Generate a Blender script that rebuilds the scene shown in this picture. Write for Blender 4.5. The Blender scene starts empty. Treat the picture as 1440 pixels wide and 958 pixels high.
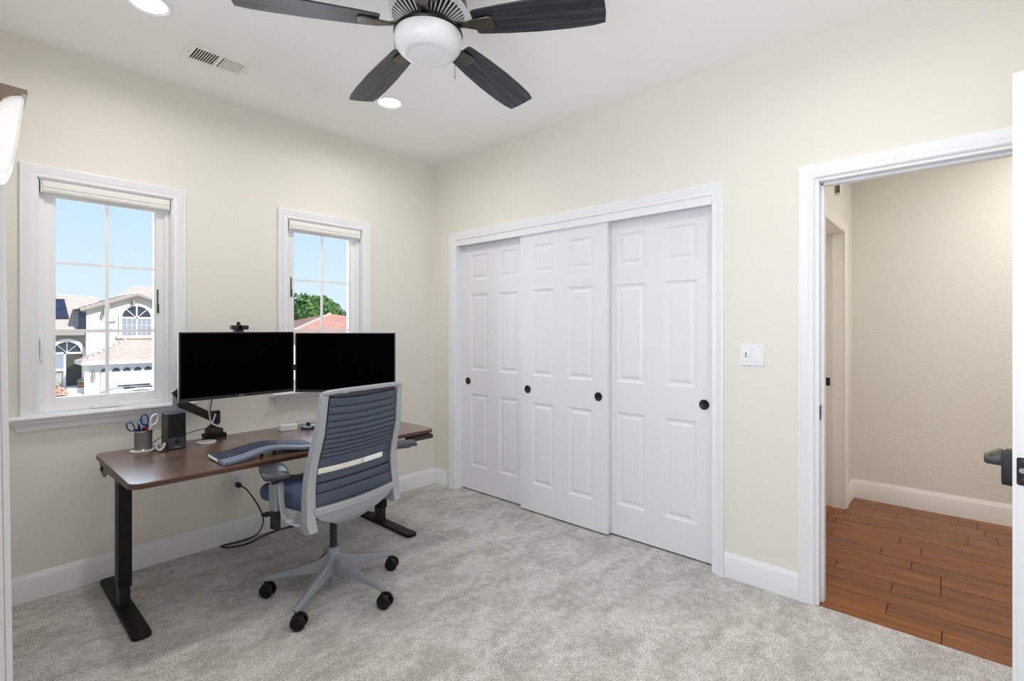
import bpy, bmesh, math, random
from mathutils import Vector, Matrix
random.seed(7)
PI = math.pi
S = bpy.context.scene
COL = S.collection

# ------------------------------------------------------------------ camera
CX, CY, CZ, YAW = -2.757, -3.379, 1.323, math.radians(42.0)
cd = bpy.data.cameras.new('camera')
cam = bpy.data.objects.new('camera', cd)
COL.objects.link(cam)
cam.location = (CX, CY, CZ)
cam.rotation_euler = (PI/2, 0, YAW - PI/2)
cd.sensor_width = 36.0
cd.sensor_fit = 'HORIZONTAL'
cd.lens = 702.0/1440.0*36.0
cd.shift_y = -16.0/1440.0
cd.clip_start = 0.02
cd.clip_end = 2000
S.camera = cam

# ------------------------------------------------------------------ colour handling
S.view_settings.view_transform = 'Standard'
S.view_settings.look = 'None'
S.view_settings.gamma = 1.0
S.view_settings.use_curve_mapping = False
S.view_settings.exposure = 0.03
S.cycles.use_denoising = True
S.cycles.max_bounces = 10
S.cycles.diffuse_bounces = 6
S.cycles.sample_clamp_indirect = 4.0
S.cycles.caustics_reflective = False
S.cycles.caustics_refractive = False

# ------------------------------------------------------------------ sky
w = bpy.data.worlds.new('sky'); S.world = w; w.use_nodes = True
nt = w.node_tree; nt.nodes.clear()
tc = nt.nodes.new('ShaderNodeTexCoord'); sp = nt.nodes.new('ShaderNodeSeparateXYZ')
rp = nt.nodes.new('ShaderNodeValToRGB'); bg = nt.nodes.new('ShaderNodeBackground'); wo = nt.nodes.new('ShaderNodeOutputWorld')
nt.links.new(tc.outputs['Generated'], sp.inputs[0]); nt.links.new(sp.outputs['Z'], rp.inputs[0])
nt.links.new(rp.outputs[0], bg.inputs[0]); nt.links.new(bg.outputs[0], wo.inputs[0])
e = rp.color_ramp.elements
e[0].position = 0.0; e[0].color = (0.76, 0.90, 1.0, 1)
e[1].position = 1.0; e[1].color = (0.10, 0.27, 0.72, 1)
m_ = e.new(0.12); m_.color = (0.66, 0.85, 1.0, 1)
m_ = e.new(0.34); m_.color = (0.46, 0.72, 1.0, 1)
bg.inputs[1].default_value = 1.0

# ------------------------------------------------------------------ sun and daylight
def lamp(name, kind, loc, rot, energy, color, **kw):
    l = bpy.data.lights.new(name, kind); l.energy = energy; l.color = color
    for k, v in kw.items(): setattr(l, k, v)
    o = bpy.data.objects.new(name, l); COL.objects.link(o); o.location = loc; o.rotation_euler = rot
    return o
lamp('sun', 'SUN', (0, -10, 20), (math.radians(48), 0, math.radians(22)), 4.6, (1.0, 0.96, 0.90), angle=0.01)
# added fill from an unseen side window; daylight at the two desk windows
lamp('added_side_fill', 'AREA', (-2.90, -2.95, 1.5), (0, math.radians(-114), 0), 26, (0.90, 0.94, 1.0), shape='RECTANGLE', size=1.15, size_y=1.30)
lamp('daylight_window_left', 'AREA', (-2.2125, 0.16, 1.48), (math.radians(-90), 0, 0), 6.5, (0.78, 0.88, 1.0), shape='RECTANGLE', size=0.5, size_y=1.05)
lamp('daylight_window_right', 'AREA', (-0.9875, 0.16, 1.48), (math.radians(-90), 0, 0), 6.5, (0.78, 0.88, 1.0), shape='RECTANGLE', size=0.5, size_y=1.05)
CAN_W = 5.9
HALL_W = 19.0

# ------------------------------------------------------------------ materials
def lin(c):
    return tuple(((v/255)/12.92 if v/255 <= 0.04045 else ((v/255+0.055)/1.055)**2.4) for v in c) + (1,)
def mat(name, rgb, rough=0.5, metal=0.0, noise=None, bump=None, emit=None, trans=0, coat=0, spec=0.5, alpha=1):
    """noise=(scale, rgb2, detail, stretch xyz)  bump=(scale, strength, distance)"""
    m = bpy.data.materials.new(name); m.use_nodes = True
    t = m.node_tree; b = t.nodes['Principled BSDF']
    b.inputs['Base Color'].default_value = lin(rgb)
    b.inputs['Roughness'].default_value = rough; b.inputs['Metallic'].default_value = metal
    b.inputs['Specular IOR Level'].default_value = spec
    if coat: b.inputs['Coat Weight'].default_value = coat
    if trans: b.inputs['Transmission Weight'].default_value = trans
    if emit:
        b.inputs['Emission Color'].default_value = lin(emit[0]); b.inputs['Emission Strength'].default_value = emit[1]
    co = t.nodes.new('ShaderNodeTexCoord')
    if noise:
        mp = t.nodes.new('ShaderNodeMapping'); t.links.new(co.outputs['Object'], mp.inputs[0])
        mp.inputs['Scale'].default_value = noise[3] if len(noise) > 3 else (1, 1, 1)
        n = t.nodes.new('ShaderNodeTexNoise'); n.inputs['Scale'].default_value = noise[0]; n.inputs['Detail'].default_value = noise[2]
        t.links.new(mp.outputs[0], n.inputs['Vector'])
        r = t.nodes.new('ShaderNodeValToRGB'); r.color_ramp.elements[0].position = 0.3; r.color_ramp.elements[1].position = 0.7
        r.color_ramp.elements[0].color = lin(noise[1]); r.color_ramp.elements[1].color = lin(rgb)
        t.links.new(n.outputs[0], r.inputs[0]); t.links.new(r.outputs[0], b.inputs['Base Color'])
    if bump:
        n2 = t.nodes.new('ShaderNodeTexNoise'); n2.inputs['Scale'].default_value = bump[0]; n2.inputs['Detail'].default_value = 3
        t.links.new(co.outputs['Object'], n2.inputs['Vector'])
        bp = t.nodes.new('ShaderNodeBump'); bp.inputs['Strength'].default_value = bump[1]; bp.inputs['Distance'].default_value = bump[2]
        t.links.new(n2.outputs[0], bp.inputs['Height']); t.links.new(bp.outputs[0], b.inputs['Normal'])
    return m
def wood(name, dark, light, axis, scale=1.0, rough=0.4, streak=14, coat=0.0, contrast=(0.3, 0.75)):
    m = bpy.data.materials.new(name); m.use_nodes = True
    t = m.node_tree; b = t.nodes['Principled BSDF']; b.inputs['Roughness'].default_value = rough
    if coat: b.inputs['Coat Weight'].default_value = coat; b.inputs['Coat Roughness'].default_value = 0.25
    co = t.nodes.new('ShaderNodeTexCoord'); mp = t.nodes.new('ShaderNodeMapping')
    sc = [streak*scale]*3; sc[axis] = 0.9*scale; mp.inputs['Scale'].default_value = sc
    t.links.new(co.outputs['Object'], mp.inputs[0])
    n = t.nodes.new('ShaderNodeTexNoise'); n.inputs['Scale'].default_value = 1.0; n.inputs['Detail'].default_value = 6; n.inputs['Distortion'].default_value = 1.2
    t.links.new(mp.outputs[0], n.inputs['Vector'])
    r = t.nodes.new('ShaderNodeValToRGB'); r.color_ramp.elements[0].position = contrast[0]; r.color_ramp.elements[1].position = contrast[1]
    r.color_ramp.elements[0].color = lin(dark); r.color_ramp.elements[1].color = lin(light)
    oi = t.nodes.new('ShaderNodeObjectInfo'); ad = t.nodes.new('ShaderNodeMath'); ad.operation = 'MULTIPLY_ADD'
    ad.inputs[1].default_value = 0.22; ad.inputs[2].default_value = -0.11
    ad2 = t.nodes.new('ShaderNodeMath'); ad2.operation = 'ADD'
    t.links.new(oi.outputs['Random'], ad.inputs[0]); t.links.new(ad.outputs[0], ad2.inputs[0]); t.links.new(n.outputs[0], ad2.inputs[1])
    t.links.new(ad2.outputs[0], r.inputs[0]); t.links.new(r.outputs[0], b.inputs['Base Color'])
    bp = t.nodes.new('ShaderNodeBump'); bp.inputs['Strength'].default_value = 0.12; bp.inputs['Distance'].default_value = 0.002
    t.links.new(n.outputs[0], bp.inputs['Height']); t.links.new(bp.outputs[0], b.inputs['Normal'])
    return m
M = {}
M['wall'] = mat('wall_paint', (232, 229, 221), 0.75, bump=(90, 0.35, 0.003))
M['hallwall'] = mat('hall_wall_paint', (229, 227, 221), 0.7, bump=(75, 0.55, 0.004))
M['ceil'] = mat('ceiling_paint', (250, 249, 248), 0.85)
M['trim'] = mat('trim_paint', (239, 240, 244), 0.35)
M['halltrim'] = mat('hall_trim_paint', (238, 235, 231), 0.4)
M['door'] = mat('door_paint', (234, 234, 240), 0.38)
M['doorblue'] = mat('door_leaf_paint', (244, 245, 249), 0.38)
M['vinyl'] = mat('window_vinyl', (247, 247, 249), 0.4)
M['blind'] = mat('blind_fabric', (236, 235, 231), 0.8)
M['black'] = mat('black_plastic', (22, 22, 24), 0.45)
M['blackm'] = mat('black_powder_coat', (9, 9, 10), 0.5, spec=0.3, bump=(400, 0.2, 0.0005))
M['knob'] = mat('black_finger_pull', (14, 14, 16), 0.35)
M['gap'] = mat('dark_gap', (30, 30, 30), 0.9)
M['screen'] = mat('screen_glass', (0, 0, 1), 0.6, spec=0.02)
M['bezel'] = mat('monitor_bezel', (38, 38, 42), 0.5)
M['monside'] = mat('monitor_silver_side', (200, 200, 208), 0.35, metal=0.2)
M['silver'] = mat('chair_silver_plastic', (170, 174, 180), 0.38, metal=0.25)
M['silverd'] = mat('chair_grey_base', (144, 149, 157), 0.42, metal=0.2)
M['fabric'] = mat('chair_blue_fabric', (76, 84, 100), 0.85, bump=(900, 0.3, 0.001))
M['seatf'] = mat('chair_seat_fabric', (78, 94, 124), 0.85, bump=(900, 0.3, 0.001))
M['fabricd'] = mat('chair_fabric_shadow_liner', (38, 44, 62), 0.9)
M['pad'] = mat('arm_pad_rubber', (58, 62, 72), 0.28)
M['strap'] = mat('cream_strip', (232, 230, 220), 0.6)
M['strapw'] = mat('white_strip', (246, 247, 250), 0.5)
M['taupe'] = mat('desk_bracket_metal', (104, 99, 92), 0.5, metal=0.3)
M['white'] = mat('white_plastic', (240, 240, 242), 0.35)
M['cwhite'] = mat('white_cable', (232, 232, 236), 0.4)
M['ceramic'] = mat('coaster_ceramic', (225, 219, 214), 0.5)
M['meshcup'] = mat('wire_mesh_silver', (126, 127, 130), 0.4, metal=0.6, bump=(700, 0.8, 0.002))
M['blue'] = mat('scissor_blue', (26, 62, 122), 0.35)
M['lblue'] = mat('scissor_light_blue', (120, 160, 205), 0.35)
M['steel'] = mat('steel', (190, 190, 190), 0.25, metal=1)
M['navy'] = mat('pen_navy', (24, 24, 70), 0.4)
M['red'] = mat('pen_red', (170, 36, 56), 0.4)
M['spk'] = mat('speaker_cabinet', (40, 40, 44), 0.5)
M['grille'] = mat('speaker_grille', (14, 14, 18), 0.85)
M['spkp'] = mat('speaker_panel', (58, 60, 68), 0.4)
M['kbgrey'] = mat('keyboard_palm_rest', (120, 130, 152), 0.5)
M['keys'] = mat('keyboard_keys', (60, 68, 88), 0.4)
M['kbdark'] = mat('keyboard_bed', (30, 34, 46), 0.5)
M['pewter'] = mat('pewter', (92, 88, 82), 0.28, metal=0.9)
M['pewterd'] = mat('dark_pewter', (40, 38, 36), 0.35, metal=0.8)
M['rib'] = mat('vent_rib_metal', (215, 213, 214), 0.35, metal=0.3)
M['globe'] = mat('opal_glass', (226, 226, 228), 0.35)
M['bronze'] = mat('bronze', (128, 112, 98), 0.45, metal=0.5)
M['sconce'] = mat('sconce_opal_glass', (252, 252, 252), 0.3, emit=((255, 255, 255), 0.15))
M['lamp'] = mat('lamp_diffuser', (255, 255, 255), 0.5, emit=((255, 250, 240), 7.0))
M['slot'] = mat('vent_interior', (52, 50, 46), 0.9)
M['ventw'] = mat('vent_white', (246, 245, 243), 0.5)
M['outlet'] = mat('outlet_plate', (226, 224, 226), 0.4)
M['plate'] = mat('switch_plate', (236, 236, 243), 0.35)
M['mark'] = mat('dark_mark', (60, 60, 66), 0.6)
M['logo'] = mat('logo_print', (205, 205, 210), 0.5)
M['walnut'] = wood('walnut_desktop', (66, 46, 38), (118, 88, 70), 0, 1.6, 0.27, 12, coat=.6)
M['walnute'] = wood('walnut_edge', (66, 40, 30), (96, 62, 48), 0, 1.6, 0.4, 16)
M['blade'] = wood('charcoal_wood_blade', (28, 28, 35), (88, 88, 98), 0, 2.2, 0.36, 22, contrast=(.40, .85))
M['plank'] = wood('red_oak_plank', (92, 48, 12), (150, 86, 26), 1, 2.2, 0.27, 12, contrast=(0.2, 0.8))
M['planks_gap'] = mat('plank_underlay', (48, 18, 8), 0.8)

def glass_mat():
    m = bpy.data.materials.new('window_glass'); m.use_nodes = True; t = m.node_tree; t.nodes.clear()
    o = t.nodes.new('ShaderNodeOutputMaterial'); mx = t.nodes.new('ShaderNodeMixShader'); tr = t.nodes.new('ShaderNodeBsdfTransparent')
    gl = t.nodes.new('ShaderNodeBsdfGlossy'); gl.inputs['Roughness'].default_value = 0.02
    fr = t.nodes.new('ShaderNodeFresnel'); fr.inputs[0].default_value = 1.25
    t.links.new(fr.outputs[0], mx.inputs[0]); t.links.new(tr.outputs[0], mx.inputs[1]); t.links.new(gl.outputs[0], mx.inputs[2]); t.links.new(mx.outputs[0], o.inputs[0])
    return m
M['glass'] = glass_mat()

def carpet_mat():
    m = bpy.data.materials.new('carpet_pile'); m.use_nodes = True; t = m.node_tree; b = t.nodes['Principled BSDF']
    b.inputs['Roughness'].default_value = 0.95; b.inputs['Specular IOR Level'].default_value = 0.1
    co = t.nodes.new('ShaderNodeTexCoord')
    def noise(sc, det, dist=0.0, stretch=None, rot=0):
        n = t.nodes.new('ShaderNodeTexNoise'); n.inputs['Scale'].default_value = sc; n.inputs['Detail'].default_value = det; n.inputs['Distortion'].default_value = dist
        if stretch:
            mp = t.nodes.new('ShaderNodeMapping'); mp.inputs['Scale'].default_value = stretch; mp.inputs['Rotation'].default_value = (0, 0, rot)
            t.links.new(co.outputs['Object'], mp.inputs[0]); t.links.new(mp.outputs[0], n.inputs['Vector'])
        else: t.links.new(co.outputs['Object'], n.inputs['Vector'])
        return n
    def math_(op, a, bb, c=None):
        q = t.nodes.new('ShaderNodeMath'); q.operation = op
        for i, v in enumerate((a, bb, c)):
            if v is None: continue
            if isinstance(v, (int, float)): q.inputs[i].default_value = v
            else: t.links.new(v, q.inputs[i])
        return q.outputs[0]
    big = noise(4.2, 6, 0.5, (1, 1.9, 1), 0.7)
    mid = noise(26, 5, 0.3)
    fine = noise(150, 3)
    tuft = noise(420, 2)
    s1 = math_('MULTIPLY_ADD', mid.outputs[0], 0.45, math_('MULTIPLY', big.outputs[0], 0.55))
    r = t.nodes.new('ShaderNodeValToRGB'); r.color_ramp.elements[0].position = 0.39; r.color_ramp.elements[1].position = 0.60
    r.color_ramp.elements[0].color = lin((194, 190, 186)); r.color_ramp.elements[1].color = lin((230, 228, 225))
    t.links.new(s1, r.inputs[0])
    fr = t.nodes.new('ShaderNodeValToRGB'); fr.color_ramp.elements[0].position = 0.34; fr.color_ramp.elements[1].position = 0.60
    fr.color_ramp.elements[0].color = (0.38, 0.37, 0.36, 1); fr.color_ramp.elements[1].color = (1.0, 1.0, 1.0, 1)
    t.links.new(fine.outputs[0], fr.inputs[0])
    mx = t.nodes.new('ShaderNodeMix'); mx.data_type = 'RGBA'; mx.blend_type = 'MULTIPLY'; mx.inputs[0].default_value = 0.8
    t.links.new(r.outputs[0], mx.inputs[6]); t.links.new(fr.outputs[0], mx.inputs[7]); t.links.new(mx.outputs[2], b.inputs['Base Color'])
    h = math_('ADD', math_('MULTIPLY', fine.outputs[0], 0.6), math_('MULTIPLY', tuft.outputs[0], 0.4))
    bp = t.nodes.new('ShaderNodeBump'); bp.inputs['Strength'].default_value = 0.7; bp.inputs['Distance'].default_value = 0.006
    t.links.new(h, bp.inputs['Height']); t.links.new(bp.outputs[0], b.inputs['Normal'])
    return m
M['carpet'] = carpet_mat()

# ------------------------------------------------------------------ mesh builder
class MB:
    def __init__(s): s.bm = bmesh.new(); s.mi = 0
    def _f(s, vs):
        try: f = s.bm.faces.new(vs); f.material_index = s.mi; return f
        except ValueError: return None
    def box(s, x0, x1, y0, y1, z0, z1, M_=None):
        P = [(x, y, z) for z in (z0, z1) for y in (y0, y1) for x in (x0, x1)]
        v = [s.bm.verts.new(M_ @ Vector(p) if M_ else p) for p in P]
        for q in ((0, 2, 3, 1), (4, 5, 7, 6), (0, 1, 5, 4), (2, 6, 7, 3), (0, 4, 6, 2), (1, 3, 7, 5)): s._f([v[i] for i in q])
        return s
    def rings(s, rings, cap=True, closed=False):
        R = [[s.bm.verts.new(p) for p in r] for r in rings]; n = len(R[0])
        m = len(R)
        for i in range(m if closed else m-1):
            a, b = R[i], R[(i+1) % m]
            for k in range(n): s._f((a[k], a[(k+1) % n], b[(k+1) % n], b[k]))
        if cap and not closed: s._f(R[0][::-1]); s._f(R[-1])
        return s
    def sheet(s, rows):
        R = [[s.bm.verts.new(p) for p in r] for r in rows]
        for a, b in zip(R, R[1:]):
            for k in range(len(a)-1): s._f((a[k], a[k+1], b[k+1], b[k]))
        return s
    def prism(s, poly, axis, a, b):
        def mk(u, v, w):
            return {0: (w, u, v), 1: (u, w, v), 2: (u, v, w)}[axis]
        A = [s.bm.verts.new(mk(u, v, a)) for u, v in poly]; B = [s.bm.verts.new(mk(u, v, b)) for u, v in poly]
        n = len(poly)
        for k in range(n): s._f((A[k], A[(k+1) % n], B[(k+1) % n], B[k]))
        s._f(A[::-1]); s._f(B); return s
    def cyl(s, p0, p1, r0, r1=None, n=20, cap=True):
        r1 = r0 if r1 is None else r1
        p0, p1 = Vector(p0), Vector(p1); d = (p1-p0).normalized()
        u = d.orthogonal().normalized(); v = d.cross(u)
        ring = lambda p, r: [p+(u*math.cos(2*PI*k/n)+v*math.sin(2*PI*k/n))*r for k in range(n)]
        return s.rings([ring(p0, r0), ring(p1, r1)], cap)
    def tube(s, pts, r, n=8, smooth=True):
        pts = [Vector(p) for p in pts]
        if smooth and len(pts) > 2:
            q = []
            for i in range(len(pts)-1):
                a = pts[max(i-1, 0)]; b = pts[i]; c = pts[i+1]; d = pts[min(i+2, len(pts)-1)]
                for k in range(6):
                    t = k/6
                    q.append(0.5*((2*b)+(c-a)*t+(2*a-5*b+4*c-d)*t*t+(3*b-a-3*c+d)*t**3))
            q.append(pts[-1]); pts = q
        rs = []; u = None
        for i, p in enumerate(pts):
            d = (pts[min(i+1, len(pts)-1)]-pts[max(i-1, 0)]).normalized()
            u = d.orthogonal().normalized() if u is None else (u-d*u.dot(d)).normalized()
            v = d.cross(u); rs.append([p+(u*math.cos(2*PI*k/n)+v*math.sin(2*PI*k/n))*r for k in range(n)])
        return s.rings(rs)
    def lathe(s, prof, c=(0, 0, 0), n=32, cap=False):
        rs = [[(c[0]+r*math.cos(2*PI*k/n), c[1]+r*math.sin(2*PI*k/n), c[2]+z) for k in range(n)] for r, z in prof]
        return s.rings(rs, cap)
    def rbox(s, x0, x1, y0, y1, z0, z1, r, axis=2, seg=5):
        """box with corners rounded about the given axis"""
        if axis == 2: a0, a1, b0, b1, w0, w1 = x0, x1, y0, y1, z0, z1
        elif axis == 1: a0, a1, b0, b1, w0, w1 = x0, x1, z0, z1, y0, y1
        else: a0, a1, b0, b1, w0, w1 = y0, y1, z0, z1, x0, x1
        poly = []
        for (cx, cy, a) in ((a1-r, b1-r, 0), (a0+r, b1-r, 90), (a0+r, b0+r, 180), (a1-r, b0+r, 270)):
            for k in range(seg+1):
                t = math.radians(a+90*k/seg); poly.append((cx+r*math.cos(t), cy+r*math.sin(t)))
        return s.prism(poly, axis, w0, w1)
    def xf(s, m): bmesh.ops.transform(s.bm, matrix=m, verts=s.bm.verts); return s
    def build(s, name, mats, parent=None, bevel=0, seg=2, smooth=35, sub=0, loc=None, rot=None, solid=0):
        bmesh.ops.recalc_face_normals(s.bm, faces=s.bm.faces)
        me = bpy.data.meshes.new(name); s.bm.to_mesh(me); s.bm.free()
        if not isinstance(mats, (list, tuple)): mats = [mats]
        for m in mats: me.materials.append(m)
        if smooth:
            me.shade_smooth(); me.set_sharp_from_angle(angle=math.radians(smooth))
        o = bpy.data.objects.new(name, me); COL.objects.link(o)
        if parent: o.parent = parent
        if loc: o.location = loc
        if rot: o.rotation_euler = rot
        if solid: q = o.modifiers.new('solid', 'SOLIDIFY'); q.thickness = solid; q.offset = 0
        if bevel:
            q = o.modifiers.new('bevel', 'BEVEL'); q.width = bevel; q.segments = seg; q.limit_method = 'ANGLE'; q.angle_limit = math.radians(40)
        if sub: q = o.modifiers.new('sub', 'SUBSURF'); q.levels = sub; q.render_levels = sub
        return o
def tag(o, label=None, cat=None, group=None, kind=None):
    if label: o['label'] = label
    if cat: o['category'] = cat
    if group: o['group'] = group
    if kind: o['kind'] = kind
    return o
def empty(name, loc, label, cat, rz=0, group=None, kind=None):
    o = bpy.data.objects.new(name, None); COL.objects.link(o); o.location = loc; o.rotation_euler = (0, 0, rz)
    o.empty_display_size = 0.05
    return tag(o, label, cat, group, kind)
def struct(o, label=None): return tag(o, label, None, None, 'structure')
def copy_tree(o, parent=None):
    c = o.copy(); COL.objects.link(c)
    if parent: c.parent = parent
    for ch in [k for k in bpy.data.objects if k.parent == o]: copy_tree(ch, c)
    return c
def text_mesh(name, body, size, m, parent, mw, depth=0.0005):
    cu = bpy.data.curves.new(name, 'FONT'); cu.body = body; cu.size = size; cu.extrude = depth; cu.align_x = 'CENTER'; cu.align_y = 'CENTER'
    tmp = bpy.data.objects.new(name+'_tmp', cu); COL.objects.link(tmp)
    me = bpy.data.meshes.new_from_object(tmp.evaluated_get(bpy.context.evaluated_depsgraph_get()))
    bpy.data.objects.remove(tmp); me.materials.clear(); me.materials.append(m); me.name = name
    o = bpy.data.objects.new(name, me); COL.objects.link(o); o.parent = parent; o.matrix_local = mw
    return o

# ================================================================== ROOM SHELL
H = 2.74
XL, YB = -2.86, -3.95       # left wall, wall behind the camera
EO0, EO1 = -3.70, -2.873    # entry opening in y
CO0, CO1 = -2.372, -0.265   # closet opening in y
DT = 2.03                   # door head height
m = MB(); m.box(XL-.12, 0.0, YB-.12, .14, -.12, 0)
m.box(0, .75, CO0-.1, CO1+.1, -.12, 0)
struct(m.build('floor', M['carpet']), 'pale grey plush carpet covering the room floor')
m = MB(); m.box(XL-.12, 2.2, -4.75, .14, H, H+.12)
struct(m.build('ceiling', M['ceil']), 'plain white ceiling')

WX = (-2.2125, -0.9875)     # window centres
WH = 0.2825; WZ0, WZ1 = 0.90, 2.07
m = MB()
xs = [XL-.12, WX[0]-WH, WX[0]+WH, WX[1]-WH, WX[1]+WH, .12]
for a, b in ((0, 1), (2, 3), (4, 5)): m.box(xs[a], xs[b], 0, .14, -.12, H)
for a, b in ((1, 2), (3, 4)):
    m.box(xs[a], xs[b], 0, .14, -.12, WZ0); m.box(xs[a], xs[b], 0, .14, WZ1, H)
struct(m.build('wall_back', M['wall'], smooth=0), 'cream wall with two windows')
m = MB()
m.box(0, .12, CO1, 0, -.12, H); m.box(0, .012, CO0, CO1, DT-.0215, H); m.box(.012, .12, CO0, CO1, DT+.03, H); m.box(0, .12, EO1+.017, CO0, -.12, H)
m.box(0, .12, EO0-.017, EO1+.017, DT+.015, H); m.box(0, .12, YB-.12, EO0-.017, -.12, H)
struct(m.build('wall_right', M['wall'], smooth=0), 'cream wall with closet and entry door')
WY0, WY1 = -3.65, -2.25
m = MB(); m.box(XL-.12, XL, YB-.12, WY0, -.12, H); m.box(XL-.12, XL, WY1, 0, -.12, H)
m.box(XL-.12, XL, WY0, WY1, -.12, .88); m.box(XL-.12, XL, WY0, WY1, 2.12, H)
struct(m.build('wall_left', M['wall'], smooth=0))
m = MB(); m.box(XL, 0, YB-.12, YB, -.12, H)
struct(m.build('wall_front', M['wall'], smooth=0))
# unseen window added in the left wall to bring cool light onto closet doors
m = MB()
for (a, b, c, d) in ((WY0, WY0+.05, .88, 2.12), (WY1-.05, WY1, .88, 2.12), (WY0+.05, WY1-.05, .88, .93), (WY0+.05, WY1-.05, 2.07, 2.12), (-2.975, -2.925, .93, 2.07)):
    m.box(XL-.10, XL-.06, a, b, c, d)
w3 = struct(m.build('added_side_window', M['vinyl'], bevel=.003))
m = MB(); m.box(XL-.083, XL-.077, WY0+.05, WY1-.05, .93, 2.07); m.build('pane', M['glass'], w3)
# closet interior
m = MB(); m.box(.70, .78, CO0-.12, CO1+.12, -.12, H); m.box(.12, .70, CO1+.02, CO1+.12, -.12, H); m.box(.12, .70, CO0-.12, CO0-.02, -.12, H)
m.box(.12, .70, CO0, CO1, 2.3, 2.4)
struct(m.build('wall_closet_inside', M['wall'], smooth=0))

# ---- hall
HX = 1.97; HY = -2.735; HB = -4.7
HO0, HO1 = .87, 1.60
m = MB(); m.box(HX, HX+.12, HB-.1, HY+1.0, -.12, H)
struct(m.build('wall_hall_far', M['hallwall'], smooth=0), 'textured beige hallway wall beyond the doorway')
m = MB(); m.box(.12, HO0-.016, HY, HY+.13, -.12, H); m.box(HO1+.016, HX, HY, HY+.13, -.12, H); m.box(HO0-.016, HO1+.016, HY, HY+.13, DT+.016, H)
struct(m.build('wall_hall_left', M['hallwall'], smooth=0))
m = MB(); m.box(.12, HX, HB-.1, HB, -.12, H); m.box(0, .12, HB-.1, YB-.12, -.12, H)
struct(m.build('wall_hall_right', M['hallwall'], smooth=0))
m = MB(); m.box(.0, HX+.12, HB-.1, HY+.13, -.12, -.012)
hf = struct(m.build('floor_hall', M['planks_gap'], smooth=0), 'reddish brown wood plank floor of the hallway')
# planks run along y; each one an object, meshes shared
def plank_mesh(L):
    b = MB(); b.box(0, .122, 0, L-.003, -.012, 0)
    o = b.build('plank', M['plank'], hf, bevel=.0015, seg=1)
    return o
lengths = [.45, .62, .8, 1.05]; protos = {}
x = 0.002; row = 0
while x < HX-.005:
    wdt = .122
    y = HY+.12 - random.random()*.7 if row % 2 else HY+.12 - random.random()*.25
    seg = [(HY+.13, y)]
    while y > HB:
        L = random.choice(lengths); seg.append((y, y-L)); y -= L
    for (ya, yb) in seg:
        ya = min(ya, HY+.13 if x > .12 else (EO1+.0)); yb = max(yb, HB if x > .12 else EO0)
        if ya-yb < .03: continue
        b = MB(); b.box(x+.001, min(x+wdt, HX-.001), yb+.0012, ya-.0012, -.0115, 0)
        b.build('plank', M['plank'], hf, bevel=.0012, seg=1)
    x += .125; row += 1
# hall ceiling lamp
def can_light(x, y, label, group, power, col=(1.0, 0.965, 0.915), r=.066):
    o = empty('recessed_light', (x, y, H), label, 'ceiling light', group=group)
    m = MB(); m.lathe([(r, -.004), (r+.012, -.009), (r+.022, -.004), (r+.022, 0), (r, 0)], n=40)
    m.build('trim_ring', M['trim'], o)
    m = MB(); m.lathe([(0.0005, -.003), (r*.6, -.0035), (r, -.003), (r, 0), (0.0005, 0)], n=40)
    m.build('diffuser', M['lamp'], o)
    l = bpy.data.lights.new('recessed_lamp', 'AREA'); l.shape = 'DISK'; l.size = r*2; l.energy = power; l.color = col; l.spread = math.radians(165)
    lo = bpy.data.objects.new('lamp', l); COL.objects.link(lo); lo.parent = o; lo.location = (0, 0, -.012)
    return o
can_light(-2.199, -.753, 'glowing recessed ceiling light above the left window, beside the air vent', 'recessed ceiling lights', CAN_W)
can_light(-.951, -.724, 'glowing recessed ceiling light below the fan blade, near the closet corner', 'recessed ceiling lights', CAN_W)
can_light(-2.199, -3.05, 'recessed ceiling light behind the camera, on the left wall side', 'recessed ceiling lights', CAN_W)
can_light(-.951, -3.05, 'recessed ceiling light behind the fan, above the entry door', 'recessed ceiling lights', CAN_W)
can_light(1.25, -4.15, 'recessed hallway ceiling light beyond the doorway', None, HALL_W, (1.0, .965, .915))

# ---- baseboards
BP = [(0, 0), (.015, 0), (.015, .106), (.013, .112), (.0055, .127), (.005, .13), (0, .13)]
def baseboard(name, p0, p1, nrm, mt=None, h=1.0):
    """profile extruded from p0 to p1, standing out along nrm"""
    p0, p1, n = Vector((*p0, 0)), Vector((*p1, 0)), Vector((*nrm, 0))
    m = MB(); m.rings([[p+n*u+Vector((0, 0, v*h)) for u, v in BP] for p in (p0, p1)])
    return struct(m.build(name, mt or M['trim']))
baseboard('baseboard_back', (XL, 0), (0, 0), (0, -1))
baseboard('baseboard_right', (0, -.175), (0, 0), (-1, 0))
baseboard('baseboard_right', (0, -2.787), (0, -2.434), (-1, 0))
baseboard('baseboard_right', (0, YB), (0, EO0-.07), (-1, 0))
baseboard('baseboard_left', (XL, YB), (XL, 0), (1, 0))
baseboard('baseboard_hall_far', (HX, HB), (HX, HY), (-1, 0), M['halltrim'], 1.1)
baseboard('baseboard_hall_left', (.12, HY), (HO0-.07, HY), (0, -1), M['halltrim'], 1.1)
baseboard('baseboard_hall_left', (HO1+.07, HY), (HX, HY), (0, -1), M['halltrim'], 1.1)

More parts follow.
